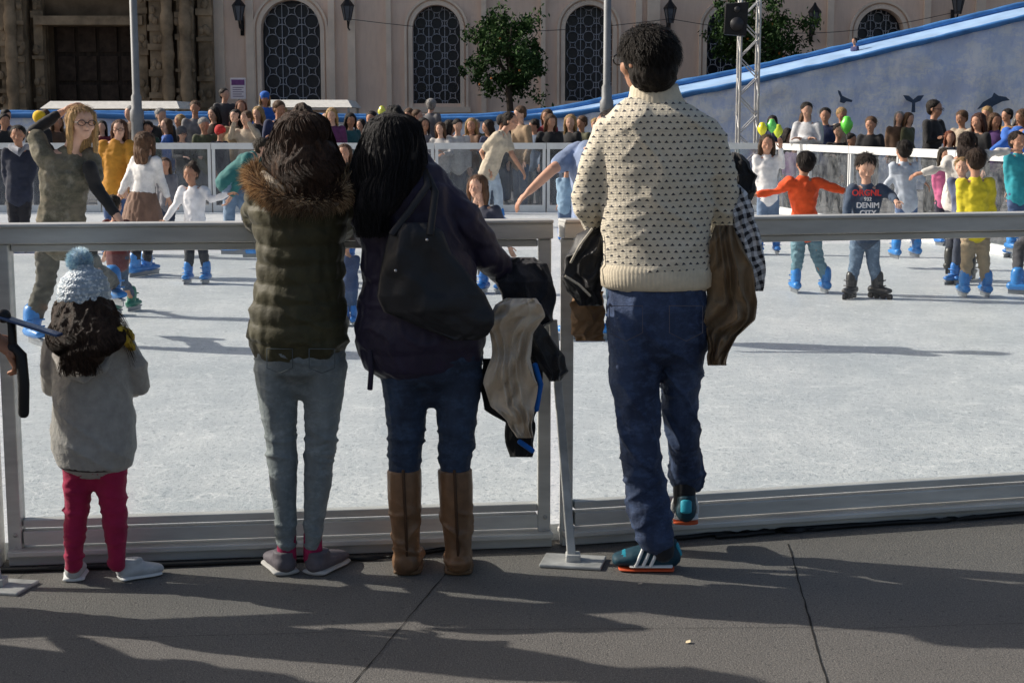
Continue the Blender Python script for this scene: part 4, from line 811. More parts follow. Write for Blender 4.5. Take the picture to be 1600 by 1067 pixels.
wn = mth(t, 'MULTIPLY', nz(t, co, 12, 2), .04); u_ = mth(t, 'ADD', u_, wn); v_ = mth(t, 'ADD', v_, wn)
a = mth(t, 'GREATER_THAN', mth(t, 'FRACT', mth(t, 'MULTIPLY', u_, 34)), .5); b = mth(t, 'GREATER_THAN', mth(t, 'FRACT', mth(t, 'MULTIPLY', v_, 34)), .5)
f_ = mth(t, 'MULTIPLY', mth(t, 'ADD', a, b), .5); t.links.new(mixc(t, f_, (.65, .65, .67), (.02, .02, .025)), p.inputs['Base Color']); p.inputs['Roughness'].default_value = .9
drape('checked_shirt', 'black and white checked shirt hanging at the right side of the man', 'shirt', [(288, 1146, 1158, .04), (310, 1144, 1170, .02), (340, 1147, 1182, 0), (380, 1150, 1192, 0), (430, 1160, 1196, 0), (455, 1172, 1190, 0)], 5.06, m, 2, .016, .022, 6)
drape('black_hood', 'black hooded garment on the right shoulder side of the man', 'garment', [(238, 1142, 1152, .06), (252, 1138, 1170, .04), (275, 1138, 1183, .03), (300, 1138, 1182, .03), (322, 1140, 1165, .03)], 5.16, cl('hood_black', (.014, .014, .016)), 2, .014, .04, 7)
bj = drape('black_jacket', 'black jacket with pale lining hanging on the barrier left of the man', 'jacket', [(350, 925, 950, .05), (365, 905, 948, .03), (400, 884, 945, 0), (430, 876, 944, 0), (455, 884, 942, 0), (478, 905, 940, 0)], 5.1, cl('jacket_black', (.020, .020, .022), rough=.5), 2, .022, .026, 8)
drape('suede_bundle', 'soft brown suede bundle below the black jacket left of the man', 'garment', [(455, 900, 944, .04), (475, 892, 944, .03), (500, 890, 944, .02), (522, 893, 944, .02), (533, 900, 943, .03)], 5.14, cl('suede_tan', (.24, .14, .07), bs=50, bst=.4), 2, .018, .026, 9, edge=5)
for pts in ([(884, 432), (905, 445), (922, 462)], [(925, 358), (905, 385), (892, 410)]): q = MB(); q.tube([at(a_, b_, 5.05) for a_, b_ in pts], [(.004, .004)]*3); q.build('pale_lining', cl('lining', (.5, .46, .38)), bj)
# ---- girl
YG = 4.93
gl, _ = person('little girl in grey fleece coat, pink leggings and bobble hat seen from behind', YG, (132, 462), (138, 548), (145, 690), [(78, 590, .05), (100, 600, .2)], [(222, 598, .04), (203, 600, .18)],
    [(120, 800, 0), (115, 875, 0)], [(178, 800, 0), (183, 872, 0)], h=1.03, yaw=180, custom=True, vox=.009, zg=0, foot='shoe', hair=None, strands=0, hsc=.84)
R3 = [(131, 462, 38, .078), (131, 474, 42, .088), (132, 488, 46, .090, -.015), (133, 504, 51, .080, -.055), (134, 520, 54, .055, -.10), (134, 534, 51, .036, -.135), (132, 546, 43, .024, -.155), (128, 556, 32, .016, -.16), (124, 564, 18, .010, -.16)]
hm = MB(); hm.loft(R3, YG, seg=20); he = MB(); ribbons(he, R3, YG, 2400, .0036, .012, start=.6, tail=.05)
for k in range(80):
    p_ = at(176, random.uniform(484, 526), YG-.06+random.uniform(-.03, .03)); L_ = [p_]
    for i in range(5): L_.append(L_[-1]+V(.011+random.uniform(-.004, .006), 0, -.010*i+random.uniform(-.006, .006)))
    for i in range(5): he.add([L_[i], L_[i+1], L_[i+1]+V(0, 0, .002), L_[i]+V(0, 0, .002)], [(0, 1, 2, 3)], 1)
soft(hm, 'hair', hairset((.055, .031, .020), (.11, .062, .038), (.21, .125, .08)), gl, vox=.007, sm=2, post=wrinkle(.007, 45, 5), extra=he)
m, t, p, o_ = nt('sparkle_knit'); co = tcoord(t); vo = t.nodes.new('ShaderNodeTexVoronoi'); vo.inputs['Scale'].default_value = 130; t.links.new(co, vo.inputs['Vector']); sx = t.nodes.new('ShaderNodeSeparateColor'); t.links.new(vo.outputs['Color'], sx.inputs[0])
t.links.new(mixc(t, ramp(t, sx.outputs[0], .6, .95), (.36, .44, .52), (.85, .90, .93)), p.inputs['Base Color']); p.inputs['Roughness'].default_value = .5; bump(t, p, vo.outputs['Distance'], .8, .005)
s = MB(); s.loft([(129, 419, 16, .035), (130, 425, 28, .06), (131, 436, 36, .080), (131, 450, 41, .092), (131, 462, 42, .095), (131, 470, 41, .094)], YG, seg=22); hat = soft(s, 'bobble_hat', m, gl, vox=.007, sm=2, post=lambda c, n: .002*math.sin(c.z*300))
s = MB(); cc = at(124, 407, YG); s.ball(cc, .034); fe = MB(); fe.v = list(s.v); fe.f = list(s.f); fe.m = [0]*len(s.f)
for k in range(2200):
    d_ = V(random.gauss(0, 1), random.gauss(0, 1), random.gauss(0, 1)).normalized(); fe.tuft(cc+d_*.030, d_.orthogonal().normalized(), (d_+V(random.uniform(-.3, .3), 0, random.uniform(-.3, .3))).normalized(), random.uniform(.010, .020), .003, random.choice((0, 1, 1)))
fe.build('pompom', [cl('pompom_blue', (.38, .56, .72), rough=.9), cl('pompom_pale', (.62, .78, .90), rough=.9)], hat)
s = MB(); s.loft([(140, 512, 38, .07), (140, 524, 58, .09), (142, 560, 62, .105), (144, 610, 62, .108), (146, 660, 66, .112), (147, 698, 69, .114)], YG, seg=22)
for pts in ([(88, 538, 0), (80, 572, .0), (80, 605, .06), (105, 606, .2)], [(192, 538, 0), (213, 572, .0), (219, 603, .04), (200, 608, .18)]): s.tube([at(a_, b_, YG+d_) for a_, b_, d_ in pts], [.042, .038, .035, .030], seg=12)
gf = cl('grey_fleece', (.38, .36, .335), rough=.95, var=.15, sc=30, bs=140, bst=.8, sheen=.3); soft(s, 'coat', gf, gl, vox=.0068, sm=3, post=lambda c, n: .003*noise.noise(V(c.x*10, c.y*10, c.z*8))+.006*crease(c, 6, 4, 6)+.0015*noise.noise(V(c.x*90, c.y*90, c.z*90))-.002)
s = MB(); s.ball(at(128, 574, YG-.09), (.082, .05, .038)); s.tube([at(86, 552, YG-.06), at(104, 582, YG-.12), at(132, 592, YG-.14), at(160, 578, YG-.11), at(172, 552, YG-.07)], [.013, .016, .018, .016, .013]); soft(s, 'hood', gf, gl, vox=.0075, sm=2, post=wrinkle(.004))
s = MB(); s.tube([at(88, 520, YG-.02), at(108, 524, YG-.08), at(150, 524, YG-.10), at(184, 518, YG-.09), at(200, 524, YG-.03), at(202, 530, YG+.03)], [.012, .016, .02, .021, .020, .016]); s.tube([at(186, 524, YG-.095), at(200, 536, YG-.07), at(208, 544, YG-.05)], [.016, .014, .010]); soft(s, 'scarf', cl('scarf_yellow', (.55, .36, .03), bs=120), gl, vox=.006, sm=1, post=wrinkle(.008, 40, 40))
s = MB(); s.tube([at(146, 706, YG), at(146, 718, YG), at(146, 728, YG)], [(.110, .095), (.112, .097), (.110, .094)], round=False, seg=30); s.build('skirt_hem', cl('dark_skirt', (.03, .015, .018), bs=90, bst=.8, sc=60, var=.9), gl)
jn = MB(); jn.loft([(146, 700, 50, .08), (146, 730, 48, .08), (147, 745, 26, .05)], YG, seg=18); jn.loft([(122, 725, 26, .06), (121, 780, 21, .052), (118, 820, 18, .044), (116, 850, 16, .04), (115, 884, 14, .034)], YG, seg=14); jn.loft([(172, 725, 27, .06), (176, 780, 22, .052), (180, 820, 19, .044), (182, 850, 16, .04), (183, 880, 14, .034)], YG, seg=14)
soft(jn, 'leggings', cl('crimson', (.38, .014, .07), rough=.8, bs=90), gl, vox=.007, sm=3, post=lambda c, n: .005*(crease(c, 5, 14, 7)+crease(c, 6, 16, -8, 4))-.002)
g_ = gr(114, 912); shoe(gl, V(g_.x, g_.y, 0), (-.18, 1, 0), .17, .072, (.5, .5, .51), sole=(.7, .7, .7), hgt=.06, soleh=.015); g_ = gr(178, 908); shoe(gl, V(g_.x, g_.y, 0), (.8, .55, 0), .18, .072, (.5, .5, .51), sole=(.7, .7, .7), hgt=.06, soleh=.015)
# ---- operator at the left edge with gimbal, and two onlookers standing beyond the left edge who throw the long shadows
YO = 4.72; hx = at(22, 525, YO)
person('person in dark coat at the left edge whose hand holds a camera stabiliser', YO, V(-2.12, YO, 1.62), V(-2.12, YO, 1.42), V(-2.14, YO, .9), [V(-2.38, YO, 1.15), V(-2.3, YO+.15, .95)], [V(-1.95, YO-.03, 1.12), hx+V(-.07, 0, 0)],
    [V(-2.22, YO, .48), V(-2.24, YO, .05)], [V(-2.05, YO, .48), V(-2.04, YO, .05)], h=1.72, yaw=150, adult=True, top=(.03, .03, .035), topn='coat', bot=(.02, .02, .03), foot='shoe', footc=(.03, .03, .03), vox=.012, zg=0, curl=1.0, skin=(.42, .2, .12))
for X_, Y_, yw, cc_, lb in ((-2.55, 4.25, 170, (.1, .05, .04), 'person in brown coat outside the frame, nearest the camera on the left'), (-3.1, 4.60, 190, (.03, .05, .1), 'person in blue coat outside the frame, left of the stabiliser holder')):
    Q = lambda a, b, z: V(X_+a, Y_+b, z)
    person(lb, Y_, Q(0, 0, 1.60), Q(0, 0, 1.40), Q(0, 0, .88), [Q(-.24, 0, 1.1), Q(-.2, .2, .98)], [Q(.24, 0, 1.1), Q(.2, .2, .98)], [Q(-.1, 0, .47), Q(-.11, 0, .05)], [Q(.1, 0, .47), Q(.11, 0, .05)], h=1.7, yaw=yw, adult=True, top=cc_, topn='coat', foot='shoe', footc=(.03, .03, .03), zg=0, vox=.02)
gm = empty('camera_stabiliser', at(36, 645, YO)); tag(gm, 'black handheld camera stabiliser held at the left edge', 'camera stabiliser')
M_bk = mat('matte_black', (.014, .014, .016), .5, .2)
q = MB(); q.tube([at(37, 645, YO-.01), at(37, 600, YO-.01), at(33, 555, YO-.01), at(20, 540, YO)], [.017, .018, .018, .014], seg=14); q.build('handle', M_bk, gm)
q = MB(); q.tube([at(-14, 500, YO), at(6, 492, YO), at(18, 505, YO), at(20, 540, YO)], [.014, .014, .013, .013], seg=12); q.ball(at(6, 494, YO), .022); q.ball(at(19, 545, YO), .02); q.build('motor_arm', M_bk, gm)
q = MB(); q.bar(at(-20, 488, YO), at(94, 524, YO-.03), .05, .009); bev(q.build('phone', mat('phone_glass', (.03, .06, .14), .25, .1, bst=0, spec=.7), gm, smooth=False))
# ================================================================ SKATERS
G = 'skaters on the ice'
BL = (.03, .22, .6)
def camo():
    m, t, p, o = nt('camo'); co = tcoord(t); a = ramp(t, nz(t, co, 5, 6, .75, (1, 1, 2)), .40, .60); b = ramp(t, nz(t, co, 9, 5, .7, (1.6, 1, 1)), .50, .68)
    k = mixc(t, a, (.085, .08, .055), (.18, .155, .11)); t.links.new(mixc(t, mth(t, 'MULTIPLY', b, .7), k, (.26, .24, .19)), p.inputs['Base Color']); p.inputs['Roughness'].default_value = .9; return m
r_, _ = person('blond woman in mottled grey green shirt skating with one hand raised to her head', 10.1, (128, 193), (105, 245), (95, 362), [(52, 205), (96, 176, .10)], [(150, 292), (186, 342, -.05)],
    [(72, 440), (52, 528)], [(150, 425, -.1), (176, 448, .4)], h=1.6, yaw=35, adult=True, topmat=camo(), topn='shirt', sleeve=.6, bot=(.09, .085, .07), hair=(.55, .34, .15), hs='long', glasses=True, skin=SK3, vox=.011, footc=BL, group=G, strands=700, wr=.006)
for P3 in ([at(75, 238, 10.1), at(52, 205, 10.1), at(88, 181, 10.18)], [at(140, 262, 10.05), at(150, 292, 10.1), at(181, 336, 10.06)]):
    s = MB(); s.tube([P3[0], (P3[0]+P3[1])/2, P3[1], (P3[1]+P3[2])/2, P3[2]], [.05, .047, .045, .04, .034]); soft(s, 'undersleeve', cl('black_sleeve', (.015, .015, .017)), r_, vox=.012, sm=2, post=wrinkle(.004))
person('woman in mustard sweater and blue jeans skating at the left', 17, (187, 203), (182, 226), (182, 292), [(158, 258), (160, 292)], [(206, 258, -.1), (198, 290, -.2)], [(172, 345), (168, 394)], [(195, 345), (196, 396)], h=1.52, yaw=0, adult=True, top=(.55, .25, .03), bot=(.05, .09, .2), hair=(.12, .05, .025), hs='mid', skin=SK3, group=G, glasses=True, footc=BL)
person('curly haired girl in white blouse and brown skirt skating away', 14.6, (228, 226), (228, 252), (222, 308), [(203, 272), (188, 302)], [(250, 276), (262, 308)], [(216, 360), (212, 428)], [(232, 360), (230, 424, .2)], h=1.36, yaw=150, top=(.78, .76, .74), bot=(.015, .015, .02), hair=(.15, .08, .045), hs='mid', skirt=(.20, .12, .085), group=G, skin=SK3, footc=BL)
person('small girl in white top gliding with arms spread', 14.0, (298, 273), (302, 297), (305, 352), [(276, 318), (258, 344)], [(330, 312, -.05), (356, 304, -.1)], [(296, 395), (295, 438)], [(317, 392), (323, 438)], h=1.1, yaw=-8, top=(.80, .79, .80), bot=(.03, .035, .045), hair=(.05, .03, .02), hs='bun', group=G, skin=SK2, strands=200, vox=.011, footc=BL)
person('skater in dark green top bending forward beside the woman in olive', 15.5, (412, 232), (395, 246), (362, 278), [(378, 275, -.1), (362, 306, -.1)], [(400, 275), (398, 300)], [(358, 330), (358, 380)], [(385, 330), (392, 385)], h=1.45, yaw=80, adult=True, top=(.03, .15, .15), bot=(.17, .25, .36), hair=(.04, .03, .02), group=G, skin=SK3, footc=BL)
r_, _ = person('boy in navy jacket and grey scarf at the far left', 17.5, (28, 212), (30, 238), (30, 300), [(8, 268), (14, 296)], [(52, 268), (42, 296)], [(22, 350), (20, 392)], [(38, 350), (42, 392)], h=1.45, yaw=10, adult=True, top=(.02, .025, .045), topn='jacket', bot=(.02, .02, .025), hair=(.02, .015, .012), group=G, skin=SK2, hsc=1.1)
q = MB(); q.tube([at(18, 230, 17.35), at(30, 238, 17.3), at(42, 230, 17.35)], [.04, .05, .04]); q.build('scarf', cl('scarf_grey', (.25, .26, .3)), r_)
person('child in grey hoodie skating behind the girl in white blouse', 18, (258, 258), (260, 277), (262, 318), [(248, 298), (246, 316)], [(274, 298), (276, 316)], [(256, 350), (255, 378)], [(268, 350), (270, 378)], h=.98, yaw=20, top=(.2, .2, .22), bot=(.04, .05, .08), hair=(.1, .06, .04), hs='mid', group=G)
person('child in dark red shirt skating behind the blond woman', 11.6, (178, 322), (182, 350), (184, 402), [(168, 370, .1), (165, 392, .1)], [(198, 372, .1), (200, 396, .1)], [(178, 440), (176, 488)], [(192, 438, .1), (206, 466, .3)], h=.95, yaw=160, top=(.12, .03, .03), bot=(.05, .08, .14), hair=(.04, .03, .02), footc=(.03, .2, .14), group=G)
person('man in beige tee shirt and pale jeans steadying himself before the far fence', 22, (798, 190), (784, 212), (764, 266), [(752, 238), (764, 262, -.1)], [(800, 242), (814, 264)], [(760, 298), (756, 336)], [(778, 298), (780, 340)], h=1.68, yaw=70, adult=True, top=(.50, .43, .33), topn='t_shirt', sleeve=.6, bot=(.42, .50, .58), hair=(.03, .02, .015), group=G, skin=SK, hsc=1.1, footc=BL)
person('brown haired girl in dark jacket with hand at her mouth', 13.2, (746, 293), (757, 328), (766, 392), [(728, 352, -.05), (741, 320, -.14)], [(785, 355), (796, 385)], [(755, 425), (756, 462)], [(780, 420), (785, 460)], h=1.15, yaw=-25, top=(.04, .045, .07), topn='jacket', bot=(.03, .03, .04), hair=(.17, .09, .05), hs='mid', group=G, skin=SK3, vox=.011, strands=350, hsc=1.05)
person('bending man in blue grey shirt reaching one bare arm to the left', 10.3, (950, 200), (918, 236), (925, 345), [(862, 266, -.1), (826, 300, -.15)], [(945, 280), (948, 320)], [(915, 430), (912, 520)], [(958, 430), (966, 520)], h=1.62, yaw=-70, adult=True, top=(.2, .26, .40), topn='t_shirt', sleeve=.55, bot=(.28, .38, .48), hair=(.03, .02, .015), group=G, skin=(.58, .32, .22), vox=.011, footc=BL)
person('child in light blue behind the reaching arm', 19, (886, 262), (884, 282), (882, 322), [(874, 300), (872, 318)], [(896, 300), (898, 316)], [(878, 348), (876, 368)], [(888, 348), (890, 368)], h=.95, yaw=170, top=(.25, .38, .52), bot=(.1, .15, .25), hair=(.05, .03, .02), group=G)
person('woman with brown hair between the two foreground women', 16, (538, 240), (540, 262), (540, 320), [(524, 290), (526, 316)], [(556, 290), (554, 316)], [(534, 365), (532, 405)], [(548, 365), (548, 405)], h=1.35, yaw=0, adult=True, top=(.1, .06, .05), bot=(.03, .05, .1), hair=(.13, .07, .04), hs='mid', group=G)
person('child skating half hidden below the purple coat strap', 11, (540, 380), (543, 404), (546, 440), [(532, 420), (532, 438)], [(556, 420), (556, 438)], [(542, 465), (541, 494)], [(552, 465), (553, 494)], h=.72, yaw=170, top=(.04, .07, .16), bot=(.05, .09, .18), hair=(.03, .02, .02), group=G)
person('boy in red sweater skating away with both arms out', 13.2, (1258, 256), (1254, 284), (1258, 352), [(1216, 298), (1184, 304)], [(1290, 290), (1318, 298)], [(1246, 405), (1243, 452)], [(1278, 405), (1290, 450)], h=1.24, yaw=185, top=(.75, .09, .02), botmat=denim('pale_denim', (.10, .22, .28), (.24, .38, .44)), hair=(.02, .014, .012), group=G, vox=.011, strands=300, wr=.007, skin=SK2, footc=BL)
r_, _ = person('boy in navy printed sweatshirt looking down on black inline skates', 12.8, (1353, 262), (1354, 296), (1352, 362), [(1324, 325, -.05), (1322, 350, -.1)], [(1392, 305, -.03), (1400, 314, -.2)], [(1337, 410), (1330, 462)], [(1364, 410), (1370, 462)], h=1.26, yaw=0, pitch=28, top=(.045, .07, .115), topn='sweatshirt', botmat=denim('kid_denim', (.06, .11, .19), (.24, .33, .44)), hair=(.03, .02, .015), foot='inline', footc=(.03, .03, .035), group=G, vox=.011, strands=350, wr=.003, feet=(-35, 35), skin=SK3)
def text(parent, body, px, py, Y, size, col):
    me = TXT[body]; me.transform(Matrix.Scale(size, 4)); me.transform(Matrix.Rotation(math.pi/2, 4, 'X')); P = at(px, py, Y); me.transform(Matrix.Translation(P-WO[parent.name])); me.materials.clear(); me.materials.append(mat('print', col, .7, .1))
    q = D.objects.new('printed_lettering', me); COL.objects.link(q); q.parent = parent; WO[q.name] = WO[parent.name]
text(r_, 'ORGNL', 1354, 306, 12.68, .070, (.65, .05, .04)); text(r_, '932', 1356, 314, 12.675, .042, (.7, .7, .7)); text(r_, 'DENIM', 1356, 325, 12.675, .062, (.7, .7, .72)); text(r_, 'CITY', 1356, 337, 12.675, .062, (.7, .7, .72))
person('girl in white sweatshirt, hand raised, by the balloons', 17.2, (1198, 226), (1198, 248), (1200, 302), [(1182, 270), (1186, 292)], [(1222, 262), (1220, 232, -.1)], [(1190, 345), (1187, 380)], [(1210, 345), (1213, 380)], h=1.25, yaw=0, top=(.76, .74, .73), bot=(.14, .2, .3), hair=(.08, .05, .03), hs='mid', group=G)
person('boy in pale grey shirt skating away holding a white sleeve', 15.5, (1412, 236), (1412, 260), (1416, 312), [(1396, 276), (1382, 292)], [(1430, 270), (1444, 284)], [(1408, 350), (1400, 388)], [(1424, 350), (1432, 386)], h=1.22, yaw=190, top=(.45, .50, .57), bot=(.09, .14, .26), hair=(.02, .015, .012), group=G, vox=.012, strands=200, footc=BL)
person('woman in white sweater leaning with both arms stretched wide', 14.2, (1512, 224), (1506, 252), (1498, 306), [(1474, 262), (1442, 270)], [(1545, 240), (1576, 236)], [(1492, 350), (1484, 408)], [(1512, 350), (1516, 412, .1)], h=1.45, yaw=150, adult=True, top=(.66, .63, .58), bot=(.03, .035, .05), hair=(.04, .025, .02), hs='mid', foot='inline', footc=(.03, .03, .03), group=G, vox=.012, strands=250)
person('boy in yellow sweatshirt and khaki trousers skating away on blue skates', 12.9, (1524, 252), (1524, 286), (1524, 352), [(1503, 318), (1500, 345)], [(1550, 318), (1552, 345)], [(1512, 405), (1506, 458)], [(1536, 405), (1541, 458)], h=1.25, yaw=182, top=(.68, .56, .03), bot=(.36, .28, .18), hair=(.05, .03, .02), group=G, vox=.011, strands=300, wr=.007, footc=BL)
person('fair haired child peeking out left of the yellow sweatshirt', 13.9, (1503, 262), (1504, 284), (1504, 330), [(1492, 306), (1492, 328)], [(1514, 306), (1516, 328)], [(1498, 375), (1492, 424)], [(1508, 375), (1508, 424)], h=1.05, yaw=-20, top=(.1, .12, .2), bot=(.04, .05, .08), hair=(.35, .22, .1), group=G, skin=SK3, feet=(-60, -60))
person('child in pink jacket behind the yellow sweatshirt', 18.5, (1476, 244), (1474, 266), (1474, 312), [(1460, 286), (1464, 306)], [(1488, 286), (1486, 306)], [(1468, 345), (1466, 368)], [(1480, 345), (1482, 368)], h=1.1, yaw=10, top=(.5, .12, .24), topn='jacket', bot=(.03, .03, .05), hair=(.04, .03, .02), hs='mid', group=G)
person('child in teal sweater at the right edge on blue skates', 15.8, (1590, 222), (1590, 246), (1590, 300), [(1574, 272), (1576, 298)], [(1608, 272), (1610, 298)], [(1584, 345), (1580, 378)], [(1600, 345), (1604, 378)], h=1.25, yaw=20, top=(.03, .3, .36), bot=(.06, .1, .2), hair=(.03, .02, .015), group=G, footc=BL)
person('man in bright blue jacket bending in from the right edge', 16.8, (1622, 205), (1590, 208), (1600, 290), [(1572, 222), (1550, 236)], [(1612, 240), (1614, 270)], [(1590, 340), (1588, 385)], [(1612, 340), (1614, 385)], h=1.6, yaw=-60, adult=True, top=(.03, .12, .45), topn='jacket', bot=(.03, .04, .07), hair=(.03, .02, .015), group=G)
person('skater mostly cut off by the right edge kicking one blue skate back', 13.2, (1650, 250), (1640, 285), (1625, 360), [(1625, 320), (1632, 345)], [(1660, 320), (1668, 345)], [(1592, 385, .1), (1590, 432, -.1)], [(1640, 410), (1645, 462)], h=1.25, yaw=60, top=(.1, .1, .12), bot=(.05, .05, .06), hair=(.03, .02, .015), group=G, footc=BL)
# ================================================================ CROWD
GC = 'spectators behind the far fence'
def crowd(px, ptop, Yc, lab, c, hc, hs='short', yaw=0, arms='down', kid=False, z0=0, **k):
    k.setdefault('bot', random.choice([(.03, .04, .07), (.05, .08, .14), (.02, .02, .02)])); k.setdefault('hsc', random.uniform(1.0, 1.16))
    return simple(lab, px, ptop, Yc, z0=z0, yaw=yaw, arms=arms, kid=kid, top=c, hair=hc, hs=hs, group=GC, skin=random.choice([SK, SK2, SK3]), **k)
BK = (.018, .018, .02); BH = (.02, .014, .012); BR = (.12, .065, .035); LB = (.45, .29, .13); GY = (.35, .34, .33); NV = (.02, .03, .08)
L_ = [
 (4, 176, 27, 'spectator in black coat at the very left edge behind the far fence', BK, BH, 'short', 10, 'down'),
 (57, 178, 27.5, 'spectator in dark coat wearing a yellow hat, left end of the crowd', BK, None, 'none', 0, 'down'),
 (88, 183, 28, 'spectator in brown coat left of the mustard sweater woman', (.1, .06, .04), BR, 'long', 0, 'down'),
 (160, 185, 28, 'spectator in maroon coat just behind the mustard sweater', (.16, .02, .03), BH, 'long', 0, 'cross'),
 (234, 176, 26.7, 'spectator in dark green coat right of the left lamp post', (.03, .07, .045), BH, 'short', 20, 'down'),
 (248, 170, 28.6, 'grey haired spectator in black right of the left lamp post', BK, GY, 'short', -10, 'down'),
 (264, 174, 26.8, 'spectator in royal blue jacket near the left lamp post', (.03, .10, .36), BR, 'mid', 0, 'down'),
 (288, 186, 26.4, 'man in black jacket and grey flat hat leaning at the far fence', BK, None, 'none', 15, 'rail'),
 (300, 160, 30, 'brown haired spectator in grey coat standing in the back row left', (.2, .2, .21), BR, 'short', 0, 'down'),
 (318, 174, 26.6, 'silver haired spectator in army green coat in the left crowd', (.08, .09, .05), GY, 'short', 20, 'down'),
 (337, 162, 29.5, 'spectator in dark brown coat beside the raised man, back row', (.06, .035, .025), BH, 'mid', 0, 'down'),
 (347, 192, 26.4, 'child in red woolly hat among the left crowd', (.03, .03, .05), None, 'none', 0, 'down'),
 (368, 166, 28, 'spectator in tan coat with dark long hair, left crowd', (.36, .26, .15), BH, 'long', -15, 'down'),
 (386, 174, 26.4, 'woman in beige coat holding both hands up in the left crowd', (.46, .38, .29), BR, 'short', 10, 'up'),
 (399, 162, 28.6, 'woman with blond long hair in black in the left crowd', BK, LB, 'long', 0, 'down'),
 (432, 162, 27.5, 'spectator in navy coat just left of the olive jacket woman', NV, BR, 'short', 0, 'cross'),
 (503, 168, 29, 'bald spectator in black coat seen between the two women', BK, None, 'none', 0, 'down'),
 (521, 172, 27, 'woman with long blond hair in plum coat between the two women', (.12, .03, .10), LB, 'long', -10, 'down'),
 (547, 178, 28, 'spectator in dark teal jacket left of the purple coat woman', (.02, .09, .10), BH, 'mid', 0, 'down'),
 (578, 168, 29, 'spectator in charcoal coat right above the purple coat hair', (.05, .05, .055), BH, 'short', 0, 'down'),
 (655, 160, 29, 'spectator in rust coloured jacket right of the black hair', (.32, .09, .03), BR, 'short', 0, 'down'),
 (664, 176, 26.5, 'woman in plain grey shirt at the fence right of the black hair', (.26, .26, .28), BH, 'mid', 0, 'rail'),
 (686, 188, 26.3, 'small spectator in white coat leaning on the far fence', (.5, .48, .46), BR, 'long', 0, 'rail'),
 (699, 174, 28, 'spectator in wine red coat left of the beige tee shirt man', (.24, .02, .03), BH, 'long', 0, 'down'),
 (716, 190, 26.5, 'short spectator in white top left of the beige tee shirt man', (.6, .58, .55), BH, 'short', 0, 'down'),
 (734, 174, 26.8, 'woman with long blond hair in brown jacket mid crowd', (.15, .085, .055), LB, 'long', 10, 'fwd'),
 (762, 176, 26.4, 'dark haired woman in navy coat just left of the beige tee shirt', NV, BH, 'long', 0, 'cross'),
 (782, 168, 29, 'spectator in black wearing a dark cap behind the beige tee shirt', BK, BH, 'short', 0, 'down'),
 (815, 160, 26.3, 'man in tan jacket standing right of the beige tee shirt man', (.30, .21, .13), BR, 'short', -10, 'down'),
 (838, 184, 28.4, 'spectator in grey blue coat right of the tan jacket', (.15, .19, .26), BH, 'short', 0, 'down'),
 (862, 172, 26.4, 'woman in black puffer with dark hair left of the tall man', BK, BR, 'mid', 0, 'cross'),
 (893, 176, 27, 'blond woman in black coat closest to the tall man', BK, LB, 'long', 0, 'down'),
 (914, 172, 28, 'spectator in olive coat partly hidden by the tall man', (.09, .09, .05), BR, 'short', 0, 'down'),
 (1228, 194, 27, 'woman in dark coat behind the white sweatshirt girl and balloons', BK, BH, 'long', 0, 'down'),
 (1240, 214, 26.4, 'child in lilac jacket behind the boy in red', (.36, .24, .42), BR, 'mid', 0, 'down', True),
 (1268, 157, 26, 'man in pale grey jacket with folded arms above the boy in red', (.55, .56, .58), BH, 'short', 0, 'cross'),
 (1294, 170, 28.4, 'spectator in dark blue behind the pale jacket man', NV, BH, 'short', 0, 'down'),
 (1306, 200, 26.3, 'child in black at the fence right of the pale jacket man', BK, BH, 'short', 0, 'rail', True),
 (1366, 186, 25.2, 'man in black leather jacket with hands forward behind the side fence', BK, BR, 'short', 40, 'fwd'),
 (1336, 208, 26, 'child in grey jacket between balloons and leather jacket man', (.18, .18, .2), BH, 'short', 0, 'down', True),
 (1456, 162, 25.6, 'man in black jacket and sunglasses standing right with folded arms', BK, BH, 'short', -10, 'cross'),
 (1485, 196, 24, 'woman with auburn hair in grey behind the white sweater woman', (.25, .25, .25), (.2, .06, .03), 'long', 0, 'down'),
 (1505, 170, 27, 'spectator in beige coat behind the white sweater woman', (.4, .33, .25), BR, 'short', 10, 'down'),
 (1530, 177, 23.6, 'dark haired spectator in black above the yellow sweatshirt', BK, (.08, .03, .02), 'long', 0, 'down'),
 (1555, 172, 26.8, 'spectator in purple coat near the right edge', (.13, .06, .2), BR, 'mid', 0, 'down'),
 (1577, 166, 27.8, 'spectator in mustard coloured coat near the right edge', (.36, .22, .06), BH, 'short', 0, 'down'),
 (1597, 170, 26.5, 'spectator in brown coat at the very right edge', (.13, .08, .05), BR, 'long', 0, 'down'),
]
hats = {57: (.8, .5, .02), 288: (.08, .08, .09), 347: (.55, .03, .03), 782: (.02, .02, .025)}
for e in L_:
    kid = len(e) > 9 and e[9]; kw = {}
    if e[0] in hats: kw['hatc'] = hats[e[0]]
    if e[0] in (1456, 288): kw['glasses'] = True
    if kid: kw['hsc'] = 1.05
    crowd(e[0]+random.uniform(-5, 5), e[1]+random.uniform(-9, 12), e[2], e[3], e[4], e[5], e[6], e[7]+random.uniform(-65, 65), e[8], kid, **kw)
